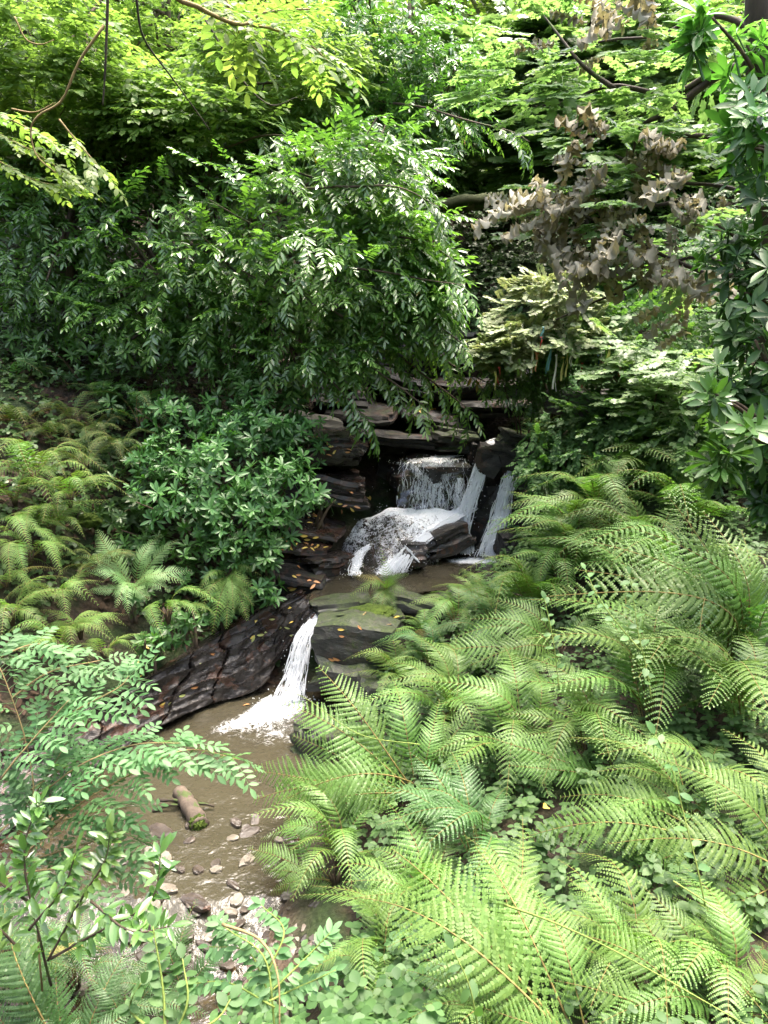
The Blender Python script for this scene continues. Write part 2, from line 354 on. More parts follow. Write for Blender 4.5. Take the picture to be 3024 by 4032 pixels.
def pairT(seed):       # opposite oval leaves up a stem
    rr = np.random.default_rng(seed); g = G(); L = leafT(.62, .04, .16, 3)
    thin(g, [(0, 0, 0), (.04, .02, .5), (.02, 0, 1.0)], .018, .01, 3, .9)
    O, X, U, S = [], [], [], []
    for i in range(4):
        for sd in (0, math.pi):
            a = sd + i * 1.57 + rr.normal(0, .25); O.append((.03, .01, .35 + .21 * i)); X.append((math.cos(a), math.sin(a), .15 - .12 * i * .3)); U.append((0, 0, 1)); S.append(rr.uniform(.4, .55) * (1 - .1 * i))
    inst(g, [L], O, X, U, S, None, 0); return tpl(g)
stemT = [pairT(s) for s in range(4)]
palms = [palmT(0, s) for s in range(3)]; curled = [palmT(c, 10 + i) for i, c in enumerate((2.2, 2.8, 3.2, 2.5, 3.0))]
def sycT(seed, leaves, ll=.3, tip=.5):
    rr = np.random.default_rng(seed); g = G()
    thin(g, [(0, 0, 0), (.5, .02, .02), (1, 0, -.05)], .012, .005, 3, .05)
    O, X, U, S = [], [], [], []
    for i in range(5):
        for sd in (1, -1):
            t = .15 + .2 * i + .08 * rr.random(); O.append((t, sd * .05, .0)); X.append((.5, sd * (.7 + .4 * rr.random()), -.1)); U.append((rr.normal(0, .2), rr.normal(0, .2), 1)); S.append(ll * rr.uniform(.75, 1.15))
    O.append((1, 0, -.05)); X.append((1, 0, -.1)); U.append((0, 0, 1)); S.append(ll)
    inst(g, leaves, O, X, U, S, None, 0); return tpl(g)
sycamoreT = [sycT(s, palms) for s in range(5)]; witherT = [sycT(60 + s, curled, .36) for s in range(6)]
# ------------------------------------------------------------------ fern fronds: chord from (0,0,0) to (1,0,0), arched up
def frondV(seed, arch, kind):
    rr = np.random.default_rng(seed); g = G()
    pk = rr.uniform(.42, .58)
    def pt(t):
        return np.array((t, .035 * math.sin(2.6 * t + seed), arch * math.sin(math.pi * t ** (math.log(.5) / math.log(pk)))))
    ts = np.linspace(0, 1, 15)
    V, F = tube_arr([pt(t) for t in ts], np.linspace(.0062, .0012, 15), 4, False); g.add(V, F, .95, 1)
    npin = 25 if kind == 'male' else 20; wmax = .185 if kind == 'male' else .235
    O, X, U, S = [], [], [], []; W = []
    for i in range(npin):
        t = .13 + .865 * (i / (npin - 1)) ** .93
        prof = (min(1, (t - .06) / .3) ** .7) * (1 - t ** 2.6) ** .8 if kind == 'male' else (min(1, (t - .02) / .22) ** .8) * (1 - t ** 1.5) ** .85
        L = wmax * prof + .012
        c = pt(t); tan = unit(pt(min(1, t + .02)) - pt(t - .02)); sdv = np.array((0, 1, 0)); up = unit(np.cross(tan, sdv))
        for sd in (1, -1):
            if rr.random() < .025: continue
            sweep = .32 + .45 * t + rr.normal(0, .05)
            d = unit(sdv * sd + tan * sweep + up * (.16 + rr.normal(0, .07)))
            dr = (.28 if kind == 'male' else .45) + .1 * rr.random(); Lq = L * rr.uniform(.9, 1.06)
            q = lambda s: c + d * Lq * s + tan * Lq * .16 * s * s - up * Lq * dr * s * s
            m = max(3, int(round(Lq / (.0125 if kind == 'male' else .0165))))
            V2, F2 = tube_arr([q(0), q(.5), q(1)], (.0018, .0008), 3, False); g.add(V2, F2, .8)
            for j in range(m):
                s = (j + .6) / (m + .3); tq = unit(q(s + .03) - q(s - .03)); nb = unit(np.cross(tq, up)); 
                pl = Lq * (.086 if kind == 'male' else .105) * (1 - s ** 1.6) ** .7 * (.75 + .25 * min(1, s / .2)) + .0035
                for s2 in (1, -1):
                    O.append(q(s)); X.append(nb * s2 + tq * .42 - up * .10); U.append(up + rr.normal(0, .12, 3)); S.append(pl * rr.uniform(.88, 1.1)); W.append(.35 + .25 * t + rr.normal(0, .12))
            O.append(q(.93)); X.append(unit(q(1) - q(.9))); U.append(up); S.append(.012); W.append(.5)
    hw = .46 if kind == 'male' else .42
    P6 = np.array([(0, hw, 0), (0, -hw, 0), (.62, -hw * .82, -.03), (1, 0, -.1), (.62, hw * .82, -.03)]), np.array([(0, 1, 2), (0, 2, 4), (2, 3, 4)]), np.full(5, .5)
    inst(g, [P6], O, X, U, S, np.clip(np.array(W), 0, 1), 0)
    return g
FRONDS = {}
FR_ARCH = (.10, .20, .30, .42)
def frond_mesh(kind, var, mat):
    k = (kind, var, mat)
    if k not in FRONDS:
        if (kind, var) not in FRONDS: FRONDS[(kind, var)] = frondV(100 + var * 7 + (50 if kind == 'lady' else 0), FR_ARCH[var // 2], kind)
        FRONDS[k] = FRONDS[(kind, var)].mesh('frond', [M[mat], M['rachis']])
    return FRONDS[k]
M['rachis'] = bark('fern_stalk', (.12, .085, .03), (.26, .22, .07), 0)
def put_frond(parent, base, tip, kind, var, mat, up=None, roll=0.0):
    if rng.random() < .12: mat = {'fern': 'fern_yellow', 'fern_yellow': 'fern', 'fern_dark': 'fern'}.get(mat, mat)
    if rng.random() < .008: mat = 'fern_brown'
    base, tip = Vector(base), Vector(tip); x = tip - base; L = x.length; x.normalize()
    up = Vector(up) if up else Vector((0, 0, 1))
    y = up.cross(x); y.normalize(); z = x.cross(y)
    if roll:
        q = Matrix.Rotation(roll, 3, x); y = q @ y; z = q @ z
    m = Matrix((x * L, y * L, z * L)).transposed().to_4x4(); m.translation = base
    o = bpy.data.objects.new('frond', frond_mesh(kind, var, mat)); COL.objects.link(o)
    o.parent = parent; o.matrix_parent_inverse = Matrix.Identity(4)
    o.matrix_local = Matrix.Translation(-parent.location) @ m
    return o

M['fern_brown'] = leaf_mat('fern_browned', [(0, (.13, .12, .04)), (.5, (.20, .18, .06)), (1, (.2, .22, .06))], (1.4, 1.2, .6), .3, .6, .3)

M['fern_shade'] = leaf_mat('fern_shaded_olive', [(0, (.045, .075, .018)), (.5, (.075, .115, .028)), (1, (.12, .16, .045))], (1.8, 2, .8), .3, .5, .3)  # darker copy of the yellow-green fern, upper bank shadow put into the colour
M['fern_lit'] = leaf_mat('fern_lit_green', [(0, (.13, .24, .08)), (.5, (.19, .33, .12)), (1, (.26, .42, .16))], (1.5, 1.7, .8), .3, .42, .5, .15)  # lighter copy for the shuttlecock fern, its open-sky light put into the colour
M['bark_log'] = bark('wet_log_bark', (.045, .034, .026), (.13, .10, .075), .12)
# ------------------------------------------------------------------ terrain: a wooded gorge
CP = np.array([
 (-1.3,3,-.2),(-1.3,4,-.15),(-1.5,5,-.15),(-1.6,6,-.35),(-1.2,6.8,-.4),(-.9,7.4,-.1),(-.6,7.9,.45),(-.3,8.3,.7),(.5,8.7,.75),(1.3,8.9,.8),
 (.6,9.6,1.0),(.2,9.9,1.15),(1,10.6,1.9),(1.8,11,2.2),(2.4,12.5,3.3),(2.6,15,5.1),(-.3,9.2,.95),
 (-2.6,6.8,.35),(-3,7.4,.85),(-3.2,8,1.35),(-4,7,1.45),(-4,8,2.0),(-5,8,2.6),(-4,10,3.0),(-2.5,8.8,1.5),(-1.5,8.8,1.15),(-1,9.8,1.7),(-2,11,2.8),(-6,11,4.2),(-8,8,4.4),(-8,14,6.6),
 (-3,14,4.8),(0,12.5,3.2),(0,16,6.2),(3,18,7.4),(0,20,9),(-10,20,10.5),(0,30,14),(12,30,15),(10,20,10.5),(6,14,5.6),(4,11,3.4),(2.6,9.6,2.2),
 (1.3,8,.95),(.5,7,.65),(.3,6,.5),(0,5,.3),(-.2,4,.25),(1.5,6.5,.9),(1.5,4.5,.9),(1,3,1.0),(2.5,3,1.5),(3,5,1.5),(3,7,1.7),(2,8,1.5),(5,6,2.4),(6,9,3.3),(5,3,2.4),(8,5,4.2),(10,10,6.5),(14,6,8),(14,14,10),
 (-.4,2.3,.9),(-1.6,2.2,.7),(.6,2.2,1.15),(1.4,2,1.35),(2.4,1.4,1.9),(0,1,2.0),(0,0,2.3),(3,0,2.5),(-2,0.6,1.5),(-3,2,.9),(-3.6,4,.4),(-4.2,5.2,.6),(-5,4,1.6),(-7,4,3.2),(-9,2,5),(-6,0,2),(-4,-2,2),
 (0,-4,3.6),(6,-4,5.5),(-8,-4,5),(0,-12,10),(10,-10,12),(-12,-10,11),(14,0,9.5),(-15,6,10),(-16,16,12),(-16,30,17),(18,22,14),(20,-4,14),(-20,-4,14),(20,40,20),(-20,40,21),(0,42,19)], dtype=float)  # unseen rising slopes behind the camera, shaped to block low sky light
def tps(CP):
    X = CP[:, :2]; n = len(X); d2 = ((X[:, None] - X[None]) ** 2).sum(-1); K = np.where(d2 > 0, d2 * np.log(np.maximum(d2, 1e-12)), 0) * .5
    Pm = np.hstack([np.ones((n, 1)), X]); A = np.zeros((n + 3, n + 3)); A[:n, :n] = K + .02 * np.eye(n); A[:n, n:] = Pm; A[n:, :n] = Pm.T
    return np.linalg.solve(A, np.concatenate([CP[:, 2], np.zeros(3)]))
WT = tps(CP)
CHAN = [(-2.5, 1.5, .9, -.45), (-1.55, 3.1, .60, -.36), (-1.3, 4.2, .55, -.27), (-1.38, 5.0, .75, -.22), (-1.45, 5.8, .95, -.42), (-1.2, 6.6, .68, -.5), (-1.0, 7.0, .4, -.3)]
def chan(x, y):
    best = np.full(x.shape, 9.0); zb = np.full(x.shape, 5.0)
    for (ax, ay, aw, az), (bx, by, bw, bz) in zip(CHAN, CHAN[1:]):
        dx, dy = bx - ax, by - ay; t = np.clip(((x - ax) * dx + (y - ay) * dy) / (dx * dx + dy * dy), 0, 1)
        d = np.hypot(x - ax - t * dx, y - ay - t * dy) / (aw + t * (bw - aw)); z = az + t * (bz - az) + .22 * d ** 3
        zb = np.where(d < best, z, zb); best = np.minimum(best, d)
    return best, zb
def gz(x, y):
    x = np.asarray(x, dtype=float); y = np.asarray(y, dtype=float); sh = x.shape; x = x.ravel(); y = y.ravel(); out = np.empty(len(x))
    for i in range(0, len(x), 20000):
        a, b = x[i:i + 20000], y[i:i + 20000]
        d2 = (a[:, None] - CP[None, :, 0]) ** 2 + (b[:, None] - CP[None, :, 1]) ** 2
        out[i:i + 20000] = (np.where(d2 > 0, d2 * np.log(np.maximum(d2, 1e-12)), 0) * .5) @ WT[:-3] + WT[-3] + a * WT[-2] + b * WT[-1]
    d, zb = chan(x, y)
    out = np.where(d < 1.9, np.minimum(out, zb), out)
    return out.reshape(sh)
def g1(x, y): return float(gz(np.array([x]), np.array([y]))[0])
def gn(x, y):
    e = .15; return unit(np.array((g1(x - e, y) - g1(x + e, y), g1(x, y - e) - g1(x, y + e), 2 * e)))
def axis(lo, hi, a, b, fine, coarse):
    return np.concatenate([np.arange(lo, a, coarse), np.arange(a, b, fine), np.arange(b, hi + coarse, coarse)])
gx, gy = axis(-24, 24, -5.5, 5.5, .07, .5), axis(-14, 44, .6, 13, .08, .5)
XX, YY = np.meshgrid(gx, gy); ZZ = gz(XX, YY)
near = (np.abs(XX) < 7) & (YY > 0) & (YY < 14)
flat = [(i, j) for i, j in np.argwhere(np.ones_like(near))]
nzv = np.zeros(XX.shape)
for i in range(XX.shape[0]):
    for j in range(XX.shape[1]):
        v = Vector((XX[i, j], YY[i, j], 0)); nzv[i, j] = noise.noise(v * .9) * .10 + noise.noise(v * 3.1) * .04 + (noise.noise(v * 9) * .018 if near[i, j] else 0)
CD = chan(XX.ravel(), YY.ravel())[0].reshape(XX.shape)
ZZ = ZZ + nzv * np.where(CD < 1.2, .35, 1.0)
ny_, nx_ = XX.shape
idx = np.arange(nx_ * ny_).reshape(ny_, nx_)
q = np.stack([idx[:-1, :-1], idx[:-1, 1:], idx[1:, 1:], idx[1:, :-1]], -1).reshape(-1, 4)
wet = np.clip((1.6 - CD) / .5, 0, 1)
wet = np.maximum(wet, np.clip(1.3 - np.hypot((XX - .4) / 1.5, (YY - 8.7) / .9), 0, 1))
me = raw_mesh('ground', np.stack([XX, YY, ZZ], -1).reshape(-1, 3), np.vstack([q[:, [0, 1, 2]], q[:, [0, 2, 3]]]), {'wet': wet.ravel()}, [M['ground']])
ground = bpy.data.objects.new('ground', me); COL.objects.link(ground); tag(ground, 'brown leaf-littered soil and stream bed of the wooded gorge', 'ground', kind='structure')
# ------------------------------------------------------------------ rocks
def rock(loc, half, rotz, tilt, seed, mat, label, cat='rock', strata=5, rnd=.3, name='rock', group=None, rx=0.0, sub=9, slump=.07):
    rr = random.Random(seed); bm = bmesh.new(); bmesh.ops.create_cube(bm, size=2)
    bmesh.ops.subdivide_edges(bm, edges=bm.edges[:], cuts=sub, use_grid_fill=True)
    ins = [(rr.uniform(.68, 1.08), rr.uniform(.68, 1.08), rr.uniform(-.16, .16), rr.uniform(-.16, .16)) for _ in range(strata + 2)]
    sk = rr.uniform(-.25, .25); off = Vector((seed * 3.7, seed * 1.3, 0))
    for v in bm.verts:
        p = v.co.copy(); s = p.normalized() * 1.18; p = p.lerp(s, rnd)
        k = (p.z + 1 + .18 * noise.noise(p * 1.3 + off) + sk * .3 * p.x) * .5 * strata; k = max(0, min(strata, int(k)))
        a = ins[k]; p.x = p.x * a[0] + a[2]; p.y = p.y * a[1] + a[3]
        hx = Vector((p.x * half[0], p.y * half[1], p.z * half[2]))
        nn = noise.noise_vector(hx * 2.6 + off) * .24 * min(half) ** .6 * .5 + noise.noise_vector(hx * 7 + off) * .045 * min(half[0], .4) 
        v.co = hx + nn + Vector((0, 0, slump * half[2] * noise.noise(hx * 4 + off)))
    bmesh.ops.triangulate(bm, faces=bm.faces[:])
    me = bpy.data.meshes.new(name); bm.to_mesh(me); bm.free(); me.materials.append(M[mat])
    o = bpy.data.objects.new(name, me); COL.objects.link(o); o.location = loc; o.rotation_euler = (R(rx), R(tilt), R(rotz))
    return tag(o, label, cat, group)
ROCKS = [
 ((.62,10.05,1.66),(.52,.55,.46),6,0,1,'rock','dark rock ledge that the wide upper waterfall pours over'),
 ((1.62,9.78,1.45),(.44,.50,.84),-8,4,2,'rock','tall dark rock face between the two narrow waterfalls'),
 ((2.15,9.55,1.5),(.4,.5,.75),12,-4,3,'rock_moss','mossy rock wall right beside the rightmost waterfall'),
 ((.0,10.3,2.33),(.95,.62,.09),5,3,4,'rock','thin dark slab roofing the black hollow beside the upper waterfall'),
 (P(333,447,9.5),(.36,.40,.19),14,4,5,'rock_wet','square-edged brown block strewn with litter left of the black hollow'),
 (P(338,481,9.4),(.38,.35,.10),-6,8,6,'rock_wet','flat reddish slab below the litter-strewn block'),
 (P(346,498,9.3),(.36,.3,.09),10,10,7,'rock_wet','lowest reddish slab in the stack left of the wide waterfall'),
 (P(455,441,10.1),(.40,.3,.16),4,8,8,'rock_moss','mossy boulder lying just above the wide waterfall'),
 (P(366,414,10.8),(.55,.5,.10),-10,6,9,'rock','broad dark shelf scattered with yellow leaves above the black hollow'),
 (P(436,417,11.0),(.6,.5,.11),12,12,10,'rock','tilted slate shelf behind the mossy boulder'),
 (P(476,388,11.3),(.7,.5,.15),-14,-6,11,'rock','layered dark shelf under the ribbon bush'),
 (P(418,388,11.4),(.6,.5,.12),8,14,12,'rock','dark slate ledge in the middle of the rock steps'),
 (P(376,376,11.6),(.55,.5,.15),-18,8,13,'rock','rock step half hidden by drooping laurel sprays'),
 (P(444,364,11.9),(.7,.5,.16),4,12,14,'rock','upper slate ledge under the tips of the laurel'),
 (P(496,406,10.9),(.5,.5,.12),-5,-4,15,'rock','wet brown sill at the head of the falls'),
 (P(464,345,12.3),(.6,.5,.18),20,10,16,'rock_moss','mossy top step of the rock staircase'),
 (P(500,366,11.8),(.5,.5,.22),-20,0,17,'rock','dark outcrop hung with ivy behind the ribbons'),
 (P(405,348,12.4),(.6,.5,.2),10,-8,18,'rock','shaded outcrop behind the lower laurel sprays'),
 (P(345,394,11.2),(.5,.5,.16),-8,4,19,'rock','shaded shelf at the foot of the laurel trunk'),
 (P(446,540,8.9),(.34,.17,.17),24,-16,20,'rock_wet','long slanting boulder splitting the white water below the falls'),
 (P(414,554,8.6),(.17,.15,.15),10,0,21,'rock_wet','small round black boulder in front of the slanting boulder'),
 (P(306,528,9.0),(.40,.40,.10),-12,10,22,'rock_wet','flat brown rock dotted with yellow leaves beside the cascade'),
 (P(300,553,8.8),(.4,.35,.18),16,6,23,'rock_wet','rough brown rock below the glossy rhododendron'),
 (P(296,578,8.4),(.36,.32,.17),-10,8,24,'rock','black rock at the head of the wet slab'),
 (P(324,566,8.55),(.3,.25,.15),30,4,25,'rock_wet','lumpy brown rock holding a drift of orange leaves'),
 (P(352,655,7.15),(.42,.34,.42),-6,0,26,'rock_moss','grey-green mossy rock face right of the lower waterfall'),
 (P(362,622,7.55),(.40,.24,.09),4,-2,27,'rock_moss','flat mossy slab bridging above the lower rock face'),
 (P(350,606,7.8),(.34,.16,.10),8,-4,28,'rock_moss','low moss-topped rock at the lip of the middle pool'),
 (P(395,700,6.7),(.38,.3,.26),30,6,29,'rock_moss','rock under the ferns at the edge of the lower pool'),
 (P(322,742,6.2),(.22,.25,.16),35,8,30,'rock_moss','wet rock overhung by the longest fern fronds'),
 (P(440,577,8.5),(.24,.14,.04),15,4,31,'rock_wet','flat dark stone in the shallows below the falls'),
 (P(412,583,8.35),(.2,.12,.035),-20,2,32,'rock_wet','small flat stone beside the fern in mid stream'),
 (P(570,404,9.9),(.42,.28,.15),-4,2,33,'rock_grey','weathered grey slab lying above the bank under the ribbons'),
 (P(612,399,10.2),(.3,.25,.13),10,4,34,'rock_grey','pale rock partly hidden behind the grey slab'),
 (P(507,550,8.75),(.13,.2,.24),6,0,35,'rock','black rock at the foot of the rightmost waterfall'),
 (P(472,452,9.85),(.05,.10,.13),10,10,36,'rock','thin upright black fin of slate between wide and narrow falls'),
 (P(512,441,9.9),(.2,.22,.13),0,14,37,'rock_moss','moss-capped rock under the top trickle'),
 (P(270,500,9.6),(.5,.4,.3),5,5,38,'rock','dark rock behind the glossy rhododendron'),
 (P(405,470,10.7),(.45,.25,.45),0,0,39,'rock','rear wall of the black hollow'),
 (P(335,606,7.7),(.26,.14,.09),20,0,41,'rock_moss','low dark rock damming the left end of the middle pool'),
 (P(415,606,7.75),(.34,.16,.10),-8,4,42,'rock_moss','low rock damming the middle pool behind the ferns'),
 (P(455,598,8.0),(.3,.16,.08),10,-4,43,'rock','flat black rock at the right end of the middle pool'),
 (P(310,425,10.2),(.35,.35,.15),15,8,40,'rock_grey','grey tilted stone under the hanging laurel'),
]
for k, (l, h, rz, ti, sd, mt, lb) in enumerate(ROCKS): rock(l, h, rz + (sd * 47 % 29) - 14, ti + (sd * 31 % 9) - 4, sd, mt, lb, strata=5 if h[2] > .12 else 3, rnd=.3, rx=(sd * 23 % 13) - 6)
# sheer wet slab on the left of the lower pool: fractured layers running with the stream
LOW = [Zp(-60, 880, 0), Zp(9, 829, 0), Zp(60, 794, 0), Zp(97, 766, 0), Zp(150, 732, .02), Zp(205, 706, .03), Zp(255, 690, .05), Zp(280, 655, .32), Zp(312, 616, .80)]
UPP = [Zp(-90, 770, .34), Zp(-40, 755, .34), Zp(20, 738, .34), Zp(66, 714, .34), Zp(120, 688, .38), Zp(180, 655, .50), Zp(228, 624, .66), Zp(262, 604, .84), Zp(300, 588, .98)]
def slab():
    na, nb = 230, 74; lo, up = spline(LOW, na), spline(UPP, na); V = []
    for i in range(na):
        a, b = lo[i], up[i]; d = b - a; nrm = Vector((d.y * 0 - d.z * .0, 0, 1)); nrm = (Vector((0, 0, 1)) - d.normalized() * d.normalized().z); nrm.normalize()
        outw = Vector((.62, -.55, .55)).normalized()
        for j in range(nb):
            t = j / (nb - 1); p = a + d * t; s = i / na * 9
            w = noise.noise(Vector((s * .9, t * 2.2, 3))) * .9 + noise.noise(Vector((s * 3, t * 6, 8))) * .22
            ph = t * 6.4 + s * .42 + w * .85; k = math.floor(ph); f = ph - k
            h = .115 * (f ** 1.7) * (.55 + .45 * noise.noise(Vector((k * 5.1, s * .5, 0)))) - .02
            ph2 = s * 1.1 - t * 1.7 + noise.noise(Vector((s, t * 3, 20))) * .7; f2 = ph2 - math.floor(ph2)
            crack = -.13 * max(0, 1 - f2 / .06) if (math.floor(ph2) % 3 != 1) else 0
            h += crack + .09 * noise.noise(p * 1.9) + .03 * noise.noise(p * 8) + .010 * noise.noise(p * 22)
            edge = min(1, (1 - t) / .08); h -= (1 - edge) * .25
            V.append(p + outw * (h + .05))
        V.append(a + Vector((-.10, .10, -.12)) + Vector((0, 0, .04 * noise.noise(a * 3)))); V.append(a + Vector((-.22, .2, -.55)))
    n2 = nb + 2; F = []
    order = [nb + 1, nb] + list(range(nb))
    for i in range(na - 1):
        for a, b in zip(order, order[1:]):
            F += [(i * n2 + a, (i + 1) * n2 + a, (i + 1) * n2 + b), (i * n2 + a, (i + 1) * n2 + b, i * n2 + b)]
    me = raw_mesh('rock_slab', [tuple(v) for v in V], F, {}, [M['rock_wet']], False)
    o = bpy.data.objects.new('rock_slab', me); COL.objects.link(o)
    return tag(o, 'big wet brown rock slab with stepped cracks sloping into the lower pool', 'rock')
slab()
# ------------------------------------------------------------------ water
def water_sheet(name, mat, poly, level, step, foamf, label, depthf=None, wav=.008):
    xs = [p[0] for p in poly]; ys = [p[1] for p in poly]
    X, Y = np.meshgrid(np.arange(min(xs), max(xs) + step, step), np.arange(min(ys), max(ys) + step, step))
    ins = np.zeros(X.shape, bool); n = len(poly); j = n - 1
    for i in range(n):
        (ax, ay), (bx, by) = poly[i], poly[j]
        c = ((ay > Y) != (by > Y)) & (X < (bx - ax) * (Y - ay) / ((by - ay) + 1e-12) + ax); ins ^= c; j = i
    Zl = level(X, Y); G0 = gz(X, Y)
    foam = foamf(X, Y); dep = np.clip((Zl - G0) / .3, 0, 1) if depthf is None else depthf(X, Y)
    Z = Zl.copy()
    for i, k in np.argwhere(ins):
        v = Vector((X[i, k], Y[i, k], 0)); Z[i, k] += wav * noise.noise(v * 6) + wav * .5 * noise.noise(v * 17) + foam[i, k] * .012 * (noise.noise(v * 14) + .6 * noise.noise(v * 31))
    idx = -np.ones(X.shape, int); idx[ins] = np.arange(ins.sum())
    q = np.stack([idx[:-1, :-1], idx[:-1, 1:], idx[1:, 1:], idx[1:, :-1]], -1).reshape(-1, 4); q = q[(q >= 0).all(1)]
    me = raw_mesh(name, np.stack([X[ins], Y[ins], Z[ins]], -1), np.vstack([q[:, [0, 1, 2]], q[:, [0, 2, 3]]]), {'foam': np.clip(foam[ins], 0, 1), 'depth': dep[ins]}, [M[mat]])
    o = bpy.data.objects.new(name, me); COL.objects.link(o); return tag(o, label, 'water', kind='structure')
def gau(X, Y, cx, cy, rx, ry, ang=0.0):
    c, s = math.cos(ang), math.sin(ang); a = (X - cx) * c + (Y - cy) * s; b = -(X - cx) * s + (Y - cy) * c
    return np.exp(-(a / rx) ** 2 - (b / ry) ** 2)
FB = Zp(283, 700, .02)          # where the lower fall lands
A1, A2 = Zp(240, 722, 0), Zp(215, 745, 0)
def foam_low(X, Y):
    f = 1.15 * gau(X, Y, FB.x - .03, FB.y - .06, .27, .22) + .62 * gau(X, Y, A1.x + .06, A1.y + .05, .40, .17, .55) + .33 * gau(X, Y, A2.x + .1, A2.y, .65, .34, .4) + .36 * gau(X, Y, FB.x + .1, FB.y - .6, .35, .35)
    r1 = Zp(225, 900, -.1); f += .36 * gau(X, Y, r1.x, r1.y, .24, .10, .3) + .36 * gau(X, Y, r1.x + .25, r1.y - .28, .22, .09, .2) + .15 * gau(X, Y, r1.x + .1, r1.y - .6, .3, .15)
    return f
def lev_low(X, Y):
    return np.where(Y > 4.35, 0.0, -.16 * np.clip((4.35 - Y) / .5, 0, 1))
water_sheet('pool_water', 'water', [(-3.9, 1.6), (-3.4, 5.2), (-2.2, 6.9), (-1.2, 7.45), (-.5, 7.3), (-.1, 6.2), (-.3, 4.6), (-.4, 2.8), (-.4, 1.6)], lev_low, .03, foam_low, 'murky brown water of the lower pool and shallow stream')
MB = Zp(480, 562, .98)
def foam_mid(X, Y):
    return 1.05 * gau(X, Y, MB.x, MB.y + .05, .50, .16) + .7 * gau(X, Y, *Zp(398, 572, .95).xy, .18, .18) + .5 * gau(X, Y, *Zp(352, 578, .93).xy, .12, .1)
water_sheet('stream_water', 'water', [(-.95, 7.78), (-.75, 7.72), (-.3, 7.75), (.5, 8.0), (1.5, 8.2), (1.75, 8.8), (1.8, 9.4), (.9, 9.3), (.2, 8.6), (-.5, 8.8), (-.75, 8.3)], lambda X, Y: .90 + .085 * np.clip((Y - 8.05) / .6, 0, 1), .03, foam_mid, 'shallow brown water of the middle pool between the falls', lambda X, Y: np.full(X.shape, .6))
# rocky apron the upper fall fans out over, and the thin film of water running on it
APR = lambda u, v: None
def apron(name, off, mat, attrs):
    top = spline([Zp(372, 518, 1.40), Zp(400, 510, 1.50), Zp(432, 508, 1.55), Zp(470, 506, 1.58)], 60)
    bot = spline([Zp(338, 556, .98), Zp(360, 574, .92), Zp(398, 580, .90), Zp(440, 560, 1.0)], 60); V, A = [], []
    nv = 60
    for i in range(60):
        for j in range(nv):
            t = j / (nv - 1); p = top[i].lerp(bot[i], t); u = i / 59
            z = .16 * math.sin(math.pi * t ** .8) * (.6 + .5 * math.sin(u * 5 + .4)) + .06 * noise.noise(p * 3.3) + .03 * noise.noise(p * 8)
            st = .10 * (math.floor(t * 3 + .5 * noise.noise(p * 2)) / 3 - t)
            V.append(p + Vector((0, -off * .6, z + st + off)))
            lace = .66 + .3 * noise.noise(p * 2.5)
            ch = math.exp(-((u - (.93 - .42 * t)) / .09) ** 2) * 1.0
            A.append(max(lace * (1.15 - .35 * t), ch) + .5 * math.exp(-(t / .16) ** 2) - .12 * math.exp(-((u - .3) / .14) ** 2 - ((t - .75) / .25) ** 2))
    ii = np.arange(60 * nv).reshape(60, nv); q = np.stack([ii[:-1, :-1], ii[:-1, 1:], ii[1:, 1:], ii[1:, :-1]], -1).reshape(-1, 4)
    F = np.vstack([q[:, [0, 1, 2]], q[:, [0, 2, 3]]])
    me = raw_mesh(name, [tuple(v) for v in V], F, {'foam': np.clip(A, 0, 1), 'depth': np.full(len(V), .3)} if attrs else {}, [M[mat]])
    o = bpy.data.objects.new(name, me); COL.objects.link(o); return o
tag(apron('rock_apron', 0, 'rock_wet', False), 'broad bulging rock the wide waterfall spreads over', 'rock')
tag(apron('cascade_water', .02, 'film', True), 'lacy white sheet of water running over the bulging rock', 'water', kind='structure')
